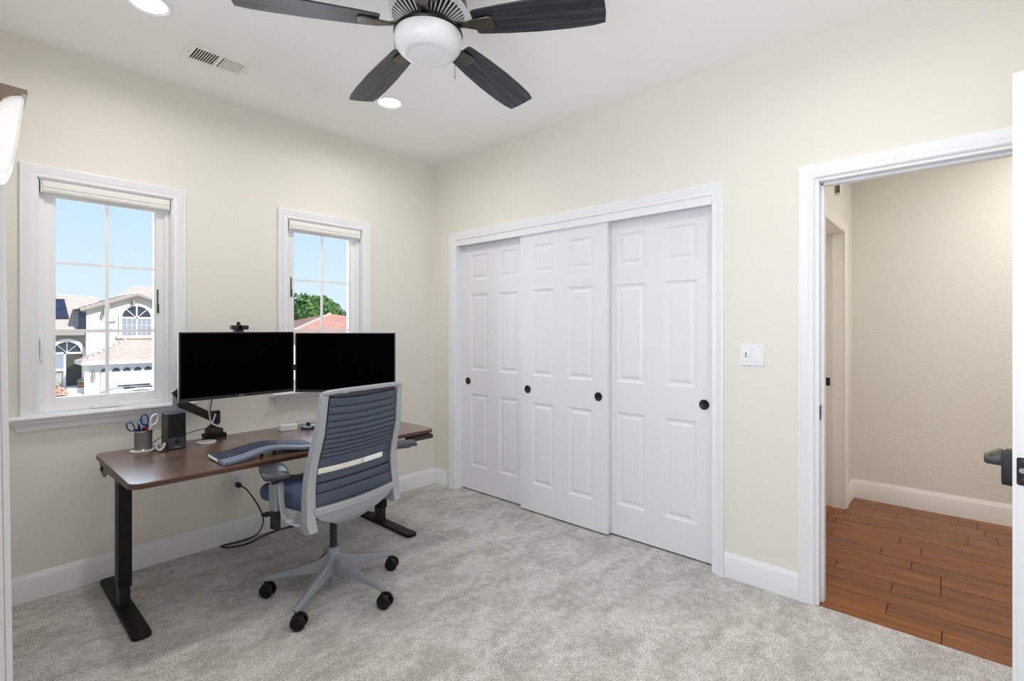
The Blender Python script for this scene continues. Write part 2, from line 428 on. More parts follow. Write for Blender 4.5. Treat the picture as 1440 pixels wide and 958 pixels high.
# ---- casings : mitred frame of a moulded profile
CP = [(0, 0), (0, .010), (.006, .014), (.022, .012), (.030, .016), (.046, .018), (.058, .022), (.066, .020), (.068, .014), (.068, 0)]
def casing(name, plane, out, a0, a1, z0, z1, mt=None, wscale=1.0, label=None, bottom=False, ov=None):
    """plane: ('x'|'y', value), out: outward sign. opening a0..a1, z0..z1"""
    ax, val = plane
    def P(a, z, d): return (val+out*d, a, z) if ax == 'x' else (a, val+out*d, z)
    R = []
    for (ca, cz, da, dz) in ((a0, z0, -1, 0 if not bottom else -1), (a0, z1, -1, 1), (a1, z1, 1, 1), (a1, z0, 1, 0 if not bottom else -1)):
        R.append([P(ca+da*u*wscale, cz+dz*u*wscale, v) for u, v in CP])
    m = MB(); m.rings(R, closed=bottom)
    return struct(m.build(name, mt or M['trim'], smooth=30), label)
casing('trim_closet', ('x', 0), -1, CO0+.004, CO1-.004, 0, 2.052, wscale=.95)
casing('trim_entry', ('x', 0), -1, EO0-.005, EO1+.018, 0, DT+.016)
casing('trim_hall_door', ('y', HY), -1, HO0, HO1, 0, DT, M['halltrim'], .95)
# closet side and head jamb + fascia
m = MB(); m.box(-.001, .119, CO1-.014, CO1+.001, 0, DT-.02); m.box(-.001, .119, CO0-.001, CO0+.008, 0, DT-.02); m.box(-.004, .0125, CO0, CO1, DT-.024, 2.056)
struct(m.build('trim_closet_jamb', M['trim']))
m = MB(); m.box(.013, .119, CO0, CO1, DT+.018, DT+.029)
struct(m.build('trim_closet_track', M['gap']))
# entry jamb with stop
m = MB()
m.box(-.001, .121, EO1, EO1+.018, 0, DT+.016); m.box(-.001, .121, EO0-.018, EO0, 0, DT+.016); m.box(-.001, .121, EO0, EO1, DT, DT+.016)
m.box(.045, .09, EO1-.012, EO1, 0, DT); m.box(.045, .09, EO0, EO0+.012, 0, DT); m.box(.045, .09, EO0, EO1, DT-.012, DT)
ej = struct(m.build('trim_entry_jamb', M['trim'], bevel=.002, smooth=30))
m = MB(); m.box(.012, .040, EO1-.002, EO1+.001, .885, .955); m.cyl((.026, EO1-.003, .92), (.026, EO1-.001, .92), .010)
tag(m.build('strike_plate', M['pewterd'], ej), 'small dark metal strike plate')
# hall door jamb + its door
m = MB(); m.box(HO1, HO1+.018, HY-.001, HY+.13, 0, DT); m.box(HO0-.018, HO0, HY-.001, HY+.13, 0, DT); m.box(HO0, HO1, HY-.001, HY+.13, DT, DT+.018)
m.box(HO1-.012, HO1, HY+.055, HY+.07, 0, DT)
hj = struct(m.build('trim_hall_jamb', M['halltrim'], smooth=0))
m = MB(); m.box(HO1-.003, HO1+.001, HY+.085, HY+.118, .90, .96); m.cyl((HO1-.005, HY+.10, .93), (HO1, HY+.10, .93), .009)
tag(m.build('strike_plate', M['knob'], hj), 'black strike plate on the hallway jamb')
m = MB(); m.box(HO0-.05, HO1+.05, HY+.131, HY+.165, .004, DT+.05)
struct(m.build('door_hall', M['halltrim'], smooth=0), 'white door in the left wall of the hallway')

# ---- six panel door
def six_panel(name, wd, ht, th, label, loc, rz=0, both=False, kind='structure'):
    """door in local XZ, face towards -Y at y=0, thickness to +Y"""
    root = bpy.data.objects.new(name, None); COL.objects.link(root); root.location = loc; root.rotation_euler = (0, 0, rz)
    root['kind'] = kind; root['label'] = label; root.empty_display_size = .05
    k = wd/.735
    cols = ((.112*k, .305*k), (.43*k, .623*k)); rows = ((.195, .785), (.975, 1.595), (1.71, 1.915))
    d = .009
    m = MB()
    m.box(0, wd, d, th-(d if both else 0), 0, ht)
    def rails(y0, y1):
        m.box(0, cols[0][0], y0, y1, 0, ht); m.box(cols[0][1], cols[1][0], y0, y1, 0, ht); m.box(cols[1][1], wd, y0, y1, 0, ht)
        zz = [0]+[z for r in rows for z in r]+[ht]
        for c in cols:
            for q in range(0, len(zz), 2): m.box(c[0], c[1], y0, y1, zz[q], zz[q+1])
    rails(0, d+.0005)
    if both: rails(th-d-.0005, th)
    m.build('frame', M['door'], root, smooth=0)
    proto = {}
    for face in ((0,), (0, 1))[both]:
        for r in rows:
            for c in cols:
                key = round(r[1]-r[0], 3)
                W_, H_ = c[1]-c[0], r[1]-r[0]
                if key in proto:
                    o = bpy.data.objects.new('panel', proto[key]); COL.objects.link(o); o.parent = root
                else:
                    p = MB()
                    def ring(i, y): return [(i, y, i), (W_-i, y, i), (W_-i, y, H_-i), (i, y, H_-i)]
                    # ogee edge falling from the rails into a groove, then the raised field
                    p.rings([ring(0, 0.0006), ring(.008, .0065), ring(.018, .0088), ring(.024, .0088), ring(.038, .003), ring(.040, .0024)], cap=False)
                    p.rings([ring(.040, .0024), ring(.041, .0023)], cap=False)
                    p._f([p.bm.verts.new(q) for q in ring(.0405, .0024)])
                    o = p.build('panel', M['door'], root, smooth=0); proto[key] = o.data
                if face == 0: o.location = (c[0], 0, r[0])
                else: o.location = (c[1], th, r[0]); o.rotation_euler = (0, 0, PI)
    return root
def finger_pull(root, x, z, y=0):
    m = MB(); m.lathe([(.029, 0), (.029, .0025), (.026, .004), (.023, .0025), (.021, .0012), (0.0004, .001)], n=32)
    m.xf(Matrix.Translation((x, y, z)) @ Matrix.Rotation(PI/2, 4, 'X'))
    return tag(m.build('finger_pull', M['knob'], root), 'round black finger pull')
# local x -> world -y, local -y -> world -x : rotate -90 deg
RZ = -PI/2
DW = .735
d1 = six_panel('door_1', DW, 2.018, .034, 'leftmost white six panel sliding closet door, beside the room corner', (.058, -.281, .012), RZ)
finger_pull(d1, .078, .885)
d2 = six_panel('door_2', DW, 2.018, .034, 'middle white six panel sliding closet door, in front of the others', (.016, -.966, .012), RZ)
finger_pull(d2, .070, .874); finger_pull(d2, .668, .874)
d3 = six_panel('door_3', DW, 2.018, .034, 'rightmost white six panel sliding closet door, next to the light switch', (.058, -1.635, .012), RZ)
finger_pull(d3, DW-.068, .885)

# ---- entry door, opened into the room
ang = math.atan2(.227, -.817)
ent = six_panel('door_4', .815, 2.018, .044, 'open white entry door at the right edge with black lever handle', (-.018, EO0-.002, .012), ang, both=True)
# local +y side must be the hall-facing side: rotate so thickness runs to the camera side
L_ = .815
m = MB(); m.rbox(L_-.0005, L_+.0018, .0085, .0355, .915-.012-.032+.012, .915+.044, .006, axis=0)
tag(m.build('latch_plate', M['knob'], ent), 'black latch plate set in the door edge')
m = MB(); m.cyl((L_+.001, .022, .925), (L_+.010, .022, .925), .0085, .007)
m.build('latch_bolt', M['steel'], ent)
m = MB()
for zz in (.900, .950):
    m = MB(); m.cyl((L_+.001, .022, zz), (L_+.0026, .022, zz), .0035); m.build('screw', M['pewter'], ent)
def lever(sgn, y0):
    h = MB(); h.rbox(L_-.085, L_-.020, min(y0, y0+sgn*.028), max(y0, y0+sgn*.028), .868, .966, .012, axis=1)
    o = tag(h.build('handle', M['black'], ent, bevel=.002), 'black lever handle with square rose')
    h = MB(); h.cyl((L_-.0525, y0+sgn*.028, .932), (L_-.0525, y0+sgn*.066, .932), .0150)
    h.build('handle_neck', M['spkp'], o)
    h = MB(); h.rbox(L_-.165, L_-.040, min(y0+sgn*.056, y0+sgn*.070), max(y0+sgn*.056, y0+sgn*.070), .920, .948, .008, axis=1)
    h.build('handle_lever', M['pewter'], o, bevel=.002)
lever(-1, 0.0); lever(1, .044)

# ================================================================== WINDOWS
def window(name, cx, label):
    x0, x1 = cx-WH, cx+WH
    c = casing('%s' % name, ('y', 0), -1, x0, x1, WZ0, WZ1, label=label, wscale=.93)
    def part(nm, mb, mt, parent=c, **kw): return mb.build(nm, mt, parent, **kw)
    # reveal lining
    m = MB(); m.box(x0-.001, x0+.006, -.001, .14, WZ0, WZ1); m.box(x1-.006, x1+.001, -.001, .14, WZ0, WZ1); m.box(x0, x1, -.001, .14, WZ1-.006, WZ1+.001); m.box(x0, x1, 0, .14, WZ0-.001, WZ0+.004)
    part('reveal', m, M['trim'], smooth=0)
    m = MB()   # fixed frame
    fx0, fx1, fz0, fz1 = x0+.006, x1-.006, WZ0+.004, WZ1-.006
    for b in ((fx0, fx0+.022, fz0, fz1), (fx1-.022, fx1, fz0, fz1), (fx0+.022, fx1-.022, fz0, fz0+.022), (fx0+.022, fx1-.022, fz1-.02, fz1)):
        m.box(b[0], b[1], .035, .125, b[2], b[3])
    part('window_frame', m, M['vinyl'], bevel=.003)
    gx0, gx1, gz0, gz1 = cx-.216, cx+.216, .965, 2.018
    m = MB()
    sx0, sx1, sz0, sz1 = fx0+.022, fx1-.022, fz0+.022, fz1-.02
    for b in ((sx0, gx0, sz0, sz1), (gx1, sx1, sz0, sz1), (gx0, gx1, sz0, gz0), (gx0, gx1, gz1, sz1)):
        m.box(b[0], b[1], .050, .105, b[2], b[3])
    # glazing bead
    for b in ((gx0, gx0+.007, gz0, gz1), (gx1-.007, gx1, gz0, gz1), (gx0+.007, gx1-.007, gz0, gz0+.007), (gx0+.007, gx1-.007, gz1-.007, gz1)):
        m.box(b[0], b[1], .060, .095, b[2], b[3])
    sash = part('sash', m, M['vinyl'], bevel=.002)
    m = MB(); m.box(gx0+.005, gx1-.005, .079, .083, gz0+.005, gz1-.005); part('pane', m, M['glass'], sash)
    def bar(a, b, c_, d_):
        q = MB(); q.box(a, b, .072, .078, c_, d_); q.build('muntin', M['vinyl'], sash, bevel=.0015)
    bar(cx-.0085, cx+.0085, gz0, gz1)
    for z in (1.315, 1.666):
        q = MB(); q.box(gx0, gx1, .0732, .0772, z-.0075, z+.0075); q.build('muntin', M['vinyl'], sash, bevel=.001)
    # lever lock on the left stile
    m = MB(); m.rbox(fx0+.004, fx0+.019, .026, .036, 1.165, 1.285, .006, axis=1); m.rbox(fx0+.006, fx0+.015, .012, .028, 1.20, 1.275, .004, axis=1)
    part('lock_lever', m, M['vinyl'], bevel=.002)
    # crank cover at the bottom
    m = MB(); m.rings([[(cx-.075, .030, .906), (cx+.062, .030, .906), (cx+.062, .050, .906), (cx-.075, .050, .906)],
                       [(cx-.075, .026, .914), (cx+.062, .026, .914), (cx+.062, .050, .914), (cx-.075, .050, .914)],
                       [(cx-.055, .034, .934), (cx+.045, .034, .934), (cx+.045, .050, .934), (cx-.055, .050, .934)]])
    m.rbox(cx-.07, cx+.055, .012, .026, .906, .914, .003, axis=1)
    part('crank', m, M['white'], bevel=.002)
    # dark hinge arm on the right stile
    k_ = gx1+.004 if name == 'window_1' else gx0-.022
    zc_ = 1.415 if name == 'window_1' else 1.545
    m = MB(); m.box(k_, k_+.007, .046, .050, zc_, zc_+.135); m.box(k_-.0005, k_+.010, .044, .050, zc_, zc_+.05)
    tag(part('screen_clip', m, M['mark']), 'thin dark clip on the sash stile')
    m = MB(); m.rbox(x1-.012, x1-.004, .004, .014, 1.17, 1.25, .003, axis=1); part('cord_weight', m, M['white'])
    # stool and apron
    sx = x0-.110; ex = x1+.110
    pr = [(-.048, WZ0-.018), (-.052, WZ0-.010), (-.048, WZ0-.001), (-.040, WZ0), (.0, WZ0), (0, WZ0-.022), (-.044, WZ0-.022)]
    m = MB(); m.rings([[(xx, u, v) for u, v in pr] for xx in (sx, ex)])
    part('sill', m, M['trim'])
    ap = [(0, WZ0-.022), (-.034, WZ0-.022), (-.032, WZ0-.034), (-.020, WZ0-.046), (-.014, WZ0-.054), (-.013, WZ0-.074), (0, WZ0-.074)]
    m = MB(); m.rings([[(xx+sg*(.0+(-(u)-.034)*-1.0), u, v) for u, v in ap] for xx, sg in ((x0-.095, 1), (x1+.095, -1))])
    part('apron', m, M['trim'])
    return c
window('window_1', WX[0], 'larger looking left window with six panes, overlooking houses')
window('window_2', WX[1], 'right window partly behind the monitors, overlooking a tree')
def blind(cx, label):
    x0, x1 = cx-WH+.006, cx+WH-.006
    o = empty('roller_blind', (cx, .02, WZ1-.006), label, 'blind', group='rolled up window blinds')
    z = -.0
    m = MB()
    prof = [(.0, -.0), (-.022, -.002), (-.026, -.012), (-.026, -.034), (-.020, -.040), (-.018, -.040), (.0, -.040), (.004, -.030), (.004, -.006)]
    m.rings([[(xx, u, v) for u, v in prof] for xx in (x0-cx+.014, x1-cx-.014)])
    m.build('cassette', M['blind'], o)
    m = MB(); m.cyl((x0-cx+.014, -.004, -.046), (x1-cx-.014, -.004, -.046), .020, n=24); m.build('fabric_roll', M['blind'], o)
    m = MB(); m.rbox(x0-cx+.016, x1-cx-.016, .006, .016, -.078, -.062, .003, axis=0); m.build('hem_bar', M['white'], o)
    for s_, xx in ((-1, x0-cx+.004), (1, x1-cx-.014)):
        m = MB(); m.box(xx, xx+.010, -.020, .02, -.062, -.001); m.build('bracket', M['white'], o, bevel=.002)
        m = MB(); m.box(xx+(-.0005 if s_ < 0 else .0095), xx+(.0015 if s_ < 0 else .011), -.022, -.014, -.056, -.008); m.build('bracket_pin', M['mark'], o)
    return o
blind(WX[0], 'cream roller blind rolled up at the top of the left window')
blind(WX[1], 'cream roller blind rolled up at the top of the right window')

# ================================================================== CEILING FAN
FC = (-1.555, -1.867); FZ = 2.475; PH = 1.405
fan = empty('ceiling_fan', (FC[0], FC[1], FZ), 'five blade ceiling fan with charcoal wood blades and white glass light', 'ceiling fan')
m = MB(); m.lathe([(.075, H-FZ), (.075, H-FZ-.03), (.055, H-FZ-.055), (.02, H-FZ-.06), (.02, .16), (.05, .155)], n=40); m.build('canopy', M['pewterd'], fan)
m = MB(); m.lathe([(.05, .158), (.115, .150), (.140, .125), (.148, .085), (.146, .055), (.138, .045), (.132, .043)], n=64)
m.build('motor_housing', M['pewter'], fan)
m = MB(); m.lathe([(.134, .048), (.10, .035), (.085, .02), (.0005, .02)], n=48); m.build('motor_inner', M['black'], fan)
m = MB()
for k in range(44):
    a = 2*PI*k/44
    R_ = Matrix.Rotation(a, 4, 'Z')
    m.rings([[R_ @ Vector(p) for p in ((.138, -.0032, z0), (.138, .0032, z0), (.138, .0032, z0+.004), (.138, -.0032, z0+.004))] for z0 in (.041,)] +
            [[R_ @ Vector(p) for p in ((.088, -.002, .012), (.088, .002, .012), (.088, .002, .017), (.088, -.002, .017))]])
m.build('vent_rib', M['rib'], fan)
m = MB(); m.lathe([(.132, .048), (.136, .040), (.148, .046), (.150, .056), (.146, .06)], n=64); m.build('vent_rim', M['rib'], fan)
m = MB(); m.lathe([(.088, .02), (.090, .008), (.082, .0), (.078, -.012), (.0005, -.012)], n=48); m.build('hub', M['pewter'], fan)
m = MB(); m.lathe([(.070, -.010), (.098, -.016), (.128, -.022), (.131, -.028), (.128, -.034), (.0005, -.034)], n=56); m.build('light_kit_collar', M['pewterd'], fan)
m = MB(); m.lathe([(.122, -.030), (.127, -.036), (.1275, -.060), (.124, -.076), (.112, -.092), (.094, -.103), (.082, -.107), (.076, -.104), (.060, -.106), (.030, -.109), (.0005, -.110)], n=64)
m.build('glass_shade', M['globe'], fan, smooth=60)
m = MB(); m.tube([(.130, -.003, -.028), (.132, -.003, -.08), (.132, -.003, -.140)], .0012, n=6); m.cyl((.132, -.003, -.138), (.132, -.003, -.148), .002, .0015, n=8)
m.build('pull_chain', M['pewter'], fan)
m = MB(); m.tube([(-.092, .083, -.022), (-.0935, .085, -.05), (-.0935, .085, -.105)], .0012, n=6)
m.build('pull_chain', M['pewter'], fan)
DROP = .04
for k in range(5):
    a = PH-k*math.radians(72)
    bl = bpy.data.objects.new('blade_arm', None)
    # blade outline in its own frame, x outwards
    tilt = math.atan(DROP/.66)
    Rm = Matrix.Rotation(a, 4, 'Z') @ Matrix.Rotation(tilt, 4, 'Y')
    m = MB()
    out = [(.185, -.050), (.20, -.056), (.30, -.066), (.42, -.073), (.54, -.074), (.62, -.070), (.664, -.061), (.668, -.02), (.669, .02), (.664, .061), (.62, .070), (.54, .074), (.42, .073), (.30, .066), (.20, .056), (.185, .050)]
    m.prism(out, 2, -.003, .003)
    o = m.build('blade', M['blade'], fan, bevel=.001, seg=1)
    o.matrix_local = Rm @ Matrix.Rotation(math.radians(-11), 4, 'X')
    m = MB()
    m.rings([[(.085, -.013, .0), (.085, .013, .0), (.085, .013, .010), (.085, -.013, .010)],
             [(.15, -.012, -.012), (.15, .012, -.012), (.15, .012, -.003), (.15, -.012, -.003)],
             [(.19, -.026, -.013), (.19, .026, -.013), (.19, .026, -.006), (.19, -.026, -.006)],
             [(.245, -.030, -.011), (.245, .030, -.011), (.245, .030, -.004), (.245, -.030, -.004)],
             [(.262, -.022, -.009), (.262, .022, -.009), (.262, .022, -.004), (.262, -.022, -.004)]])
    o = m.build('blade_arm', M['pewter'], fan, bevel=.003)
    o.matrix_local = Rm @ Matrix.Rotation(math.radians(-9), 4, 'X')
bpy.data.objects.remove(bl) if bl.name in bpy.data.objects else None

# ================================================================== AIR VENT
vent = empty('air_vent', (-1.836, -.462, H), 'white rectangular ceiling air vent with two banks of slats', 'air vent')
m = MB(); m.box(-.115, .115, -.063, .063, -.002, .0); tag(m.build('duct_opening', M['slot'], vent), 'dark duct behind the slats')
m = MB()
for (a, b, c, d) in ((-.155, -.118, -.096, .096), (.118, .155, -.096, .096), (-.118, .118, -.096, -.064), (-.118, .118, .064, .096), (-.008, .008, -.064, .064)):
    m.box(a, b, c, d, -.006, 0)
m.build('frame', M['ventw'], vent, bevel=.002)
for k in range(18):
    xx = -.107+k*.0118 if k < 9 else .018+(k-9)*.0118
    m = MB()
    if k < 9: m.box(-.0016, .0016, -.064, .064, -.005, .0)
    else: m.box(-.0042, .0042, -.064, .064, -.0050, -.0035)
    m.build('slat', M['ventw'], vent, loc=(xx, 0, 0), smooth=0)
m = MB()
for s_ in (-1, 1):
    m = MB(); m.cyl((s_*.137, 0, -.007), (s_*.137, 0, -.005), .003, n=10); m.build('screw', M['mark'], vent)

# ================================================================== SCONCE + CABINET on the left
sc = empty('wall_sconce', (XL, -1.47, 1.72), 'bronze wall sconce with tapering white glass, at the left edge', 'wall lamp')
m = MB(); m.prism([(0, .233), (.224, .226), (.226, .214), (.212, .212), (.196, .206), (.182, .194), (.172, .176), (.160, .174), (.0, .170)], 1, -.10, .10)
m.build('cap', M['bronze'], sc, smooth=25)
m = MB(); m.rings([[(w0, -.085, .0+z), (w_, -.085, z), (w_+.006, -.06, z), (w_+.008, 0, z), (w_+.006, .06, z), (w_, .085, z), (w0, .085, z)]
                   for z, w_, w0 in ((.0, .176, .166), (.008, .187, .162), (.03, .194, .158), (.12, .206, .150), (.212, .216, .138))])
m.build('glass_shade', M['sconce'], sc, smooth=50)
# slim white cabinet against the left wall
cab = empty('tall_cabinet', (XL, -.80, 0), 'tall slim white cabinet cut off by the left edge of the view', 'cabinet')
m = MB(); m.prism([(.001, 0), (.205, 0), (.181, 1.99), (.001, 1.99)], 1, -.375, .30)
m.build('body', M['door'], cab, bevel=.004)
m = MB(); m.prism([(.2055, .02), (.2225, .02), (.199, 1.985), (.182, 1.985)], 1, -.36, -.04); m.build('door', M['door'], cab, bevel=.003)
m = MB(); m.prism([(.2055, .02), (.2225, .02), (.199, 1.985), (.182, 1.985)], 1, -.03, .29); m.build('door', M['door'], cab, bevel=.003)

# ================================================================== WALL FITTINGS
sw = empty('light_switch', (0, -2.572, 1.190), 'white double light switch plate between closet and doorway', 'light switch')
m = MB(); m.rbox(-.006, 0, -.060, .060, -.056, .056, .005, axis=0); m.build('plate', M['plate'], sw, bevel=.002)
m = MB(); m.rbox(-.0085, -.005, .010, .046, -.034, .034, .003, axis=0); m.build('rocker', M['white'], sw, bevel=.001)
m = MB(); m.rbox(-.0085, -.005, -.046, -.010, -.034, .034, .003, axis=0); m.build('rocker', M['white'], sw, bevel=.001)
m = MB(); m.box(-.0095, -.008, .0255, .0305, -.006, .012); m.box(-.0093, -.008, .014, .042, -.012, -.010); m.build('slider', M['mark'], sw)
m = MB()
for yy in (-.028, .028):
    for zz in (-.048, .048):
        m = MB(); m.cyl((-.0068, yy, zz), (-.0058, yy, zz), .0025, n=8); m.build('screw', M['ventw'], sw)
ou = empty('wall_outlet', (-1.585, 0, .372), 'white wall outlet under the desk with a black plug in it', 'outlet')
m = MB(); m.rbox(-.036, .036, -.006, 0, -.060, .060, .005, axis=1); m.build('plate', M['outlet'], ou, bevel=.002)
for zz in (.020, -.020):
    m = MB(); m.rbox(-.017, .017, -.009, -.005, zz-.014, zz+.014, .008, axis=1); o = m.build('socket', M['outlet'], ou)
    m = MB(); m.box(-.008, -.0055, -.0096, -.008, zz-.002, zz+.007); m.box(.0055, .008, -.0096, -.008, zz-.002, zz+.007); m.cyl((0, -.0096, zz-.008), (0, -.008, zz-.008), .003, n=8)
    m.build('slot', M['mark'], o)
m = MB()
m.rbox(-1.600, -1.572, -.040, -.010, .336, .366, .008, axis=1)
m.cyl((-1.586, -.038, .351), (-1.578, -.058, .348), .010, .007)
m.tube([(-1.578, -.056, .348), (-1.545, -.060, .315), (-1.490, -.055, .225), (-1.455, -.045, .150), (-1.440, -.040, .085), (-1.470, -.045, .025), (-1.530, -.055, .008), (-1.62, -.050, .006), (-1.688, -.040, .006), (-1.672, -.085, .006), (-1.60, -.120, .006), (-1.53, -.110, .006), (-1.45, -.070, .006), (-1.36, -.050, .006), (-1.26, -.060, .006), (-1.0, -.08, .006), (-.83, -.22, .02), (-.80, -.36, .045)], .0042)
tag(m.build('power_cord', M['black']), 'black power cord looping from the wall outlet to the carpet', 'cord')
det = empty('wall_sensor', (1.29, HY, 2.30), 'small beige sensor box high on the hallway wall', 'sensor')
m = MB(); m.rbox(-.035, .035, -.032, 0, -.05, .05, .008, axis=1); m.build('housing', M['halltrim'], det, bevel=.004)
m = MB(); m.box(-.036, -.030, -.03, -.004, -.048, .045); m.build('side_panel', M['bronze'], det)

# ================================================================== DESK
DX0, DX1, DY0, DY1, DZ = -2.298, -.752, -.925, -.155, .70
desk = empty('standing_desk', ((DX0+DX1)/2, -.42, 0), 'walnut topped standing desk with black T shaped legs', 'desk')
cx0, cy0 = (DX0+DX1)/2, -.42
hw = (DX1-DX0)/2; y0_, y1_ = DY0-cy0, DY1-cy0
m = MB(); m.rbox(-hw, hw, y0_, y1_, DZ-.0235, DZ-.002, .045, seg=8); m.build('edge_band', M['walnute'], desk, bevel=.003)
m = MB(); m.rbox(-hw+.002, hw-.002, y0_+.002, y1_-.002, DZ-.0025, DZ, .044, seg=8); m.build('tabletop', M['walnut'], desk)
m = MB(); m.box(-hw+.12, hw-.12, -.05, .05, .625, .665); m.build('crossbeam', M['blackm'], desk, bevel=.003)
for s_ in (-1, 1):
    lx = s_*(.705)
    m = MB(); m.rbox(lx-.022, lx+.022, -.040, .040, .30, .655, .004); lg = m.build('leg', M['blackm'], desk, bevel=.001)
    m = MB(); m.box(lx-.028, lx+.028, -.046, .046, .30, .656) if False else m.rbox(lx-.026, lx+.026, -.045, .045, .11, .66, .005); m.build('outer_column', M['blackm'], lg)
    m = MB(); m.rbox(lx-.021, lx+.021, -.037, .037, .015, .15, .005); m.build('inner_column', M['black'], lg)
    m = MB(); m.rbox(lx-.036, lx+.036, -.370, .370, .002, .020, .022, seg=6); m.build('foot', M['blackm'], lg, bevel=.003)
    # side bracket: flat bar with a drop shaped end and a bolt
    m = MB(); m.prism([(-.40, DZ-.024), (.245, DZ-.024), (.235, DZ-.045), (.20, DZ-.080), (.16, DZ-.096), (.12, DZ-.094), (.06, DZ-.062), (-.38, DZ-.046)], 0, lx+s_*.050-.004, lx+s_*.050+.004)
    m.box(lx-.03, lx+.03, -.03, .03, DZ-.046, DZ-.036)
    m.build('side_bracket', M['taupe'], desk, bevel=.001)
    m = MB(); m.cyl((lx+s_*.053, .165, DZ-.062), (lx+s_*.057, .165, DZ-.062), .017, n=20); m.cyl((lx+s_*.056, .165, DZ-.062), (lx+s_*.061, .165, DZ-.062), .009, n=6)
    m.build('bolt', M['black'], desk)
m = MB(); m.rbox(-.085, .085, -.030, .030, -.013, .013, .011, axis=1); hs = m.build('control_handset', M['black'], desk, bevel=.002, loc=(-.862-cx0, DY0-cy0+.018, DZ-.040))
tag(hs, 'black control handset with a row of buttons')
m = MB()
for k in range(7): m.box(-.052+k*.019, -.042+k*.019, -.0312, -.0295, -.005, .005)
m.build('button', M['mark'], hs)

# ================================================================== MONITORS
def monitor(L, R, zt, zb, label):
    L, R = Vector((*L, 0)), Vector((*R, 0)); wd = (R-L).length; ht = zt-zb; mid = (L+R)/2; a = math.atan2(R.y-L.y, R.x-L.x)
    o = empty('monitor', (mid.x, mid.y, zb), label, 'monitor', rz=a)
    h = wd/2
    m = MB(); m.box(-h, h, .0005, .010, 0, ht); m.build('side_frame', M['monside'], o, bevel=.002)
    m = MB(); m.box(-h+.0015, h-.0015, -.0015, .004, .0015, ht-.0015); m.build('bezel', M['bezel'], o)
    m = MB(); m.box(-h+.009, h-.009, -.0024, -.0010, .018, ht-.008); m.build('screen', M['screen'], o)
    m = MB(); m.rings([[(-h+.02, .009, .02), (h-.02, .009, .02), (h-.02, .009, ht-.02), (-h+.02, .009, ht-.02)],
                       [(-h+.05, .022, .04), (h-.05, .022, .04), (h-.05, .022, ht-.05), (-h+.05, .022, ht-.05)],
                       [(-h+.14, .040, .07), (h-.14, .040, .07), (h-.14, .040, ht-.09), (-h+.14, .040, ht-.09)]])
    m.build('back_shell', M['black'], o, bevel=.004)
    text_mesh('logo', 'LG', .012, M['logo'], o, Matrix.Translation((.006, -.0022, .0095)) @ Matrix.Rotation(PI/2, 4, 'X'))
    m = MB(); m.lathe([(.0042, 0), (.0042, .0006), (.0034, .0006), (.0034, 0)], n=16); m.xf(Matrix.Translation((-.0075, -.0016, .0095)) @ Matrix.Rotation(PI/2, 4, 'X')); m.build('logo_ring', M['logo'], o)
    return o, wd, ht
M1L, M1R = (-2.003, -.408), (-1.392, -.370); ZT, ZB = 1.309, .945
mon1, wd, ht = monitor(M1L, M1R, 1.3085, .9455, 'left flat black monitor with a webcam on top')
mon2, _, _ = monitor((-1.383, -.366), (-.982, -.832), 1.302, .938, 'right flat black monitor, partly behind the office chair')
# webcam on monitor 1
wc = empty('webcam', (-1.708, -.390, 1.3085), 'small black webcam clipped on top of the left monitor', 'webcam', rz=.062)
m = MB(); m.rbox(-.046, .046, -.018, .012, .012, .036, .010, axis=1); m.build('body', M['black'], wc, bevel=.003)
m = MB(); m.cyl((0, -.018, .024), (0, -.023, .024), .010, .008); m.build('lens', M['screen'], wc)
m = MB(); m.box(-.022, .022, -.008, .028, .0005, .012); m.box(-.018, .018, .026, .032, -.05, .008); m.build('clip', M['black'], wc, bevel=.002)
m = MB(); m.rings([[(-.014, -.004, .034), (.012, -.004, .034), (.012, .006, .034), (-.014, .006, .034)], [(-.012, -.004, .056), (.002, -.004, .056), (.002, .004, .056), (-.012, .004, .056)]])
m.build('privacy_cover', M['black'], wc, bevel=.003)

# ================================================================== MONITOR ARM
arm = empty('monitor_stand', (-1.765, -.165, DZ), 'black dual monitor stand with a jointed arm, clamped to the desk back', 'monitor stand')
ax, ay = -1.765, -.165
def A(*p): return [(q[0]-ax, q[1]-ay, q[2]-DZ) for q in p]
m = MB(); m.rbox(-.055, .055, -.045, .035, 0, .022, .006); m.rbox(-.045, .045, .012, .030, -.06, 0.0, .004); m.build('clamp', M['blackm'], arm, bevel=.002)
m = MB(); m.rings([[(-.040, -.035, .02), (.040, -.035, .02), (.040, .03, .02), (-.040, .03, .02)], [(-.040, -.035, .045), (.040, -.035, .045), (.040, .03, .045), (-.040, .03, .045)], [(-.020, -.02, .070), (.020, -.02, .070), (.020, .02, .070), (-.020, .02, .070)]]); m.build('base', M['black'], arm, bevel=.004)
m = MB(); m.cyl((0, 0, .06), (0, 0, .135), .019, n=24); m.rbox(-.012, .030, -.02, .02, .075, .150, .008); m.build('post', M['black'], arm, bevel=.002)
def bar(p0, p1, w_, h_, nm, par=arm):
    p0, p1 = [Vector(q) for q in A(p0, p1)]; d = (p1-p0); s_ = Vector((-d.y, d.x, 0)).normalized()*w_/2; u = d.cross(s_).normalized()*h_/2
    mm = MB(); mm.rings([[p+s_+u, p-s_+u, p-s_-u, p+s_-u] for p in (p0, p1)]); return mm.build(nm, M['black'], par, bevel=.004)
bar((-1.752, -.170, .800), (-1.985, -.325, .940), .032, .040, 'lower_arm')
m = MB(); q = A((-1.997, -.332, .940))[0]; m.cyl((q[0], q[1], q[2]-.022), (q[0], q[1], q[2]+.040), .013); m.build('elbow', M['silverd'], arm)
bar((-1.990, -.330, .985), (-1.80, -.300, 1.06), .026, .034, 'upper_arm')
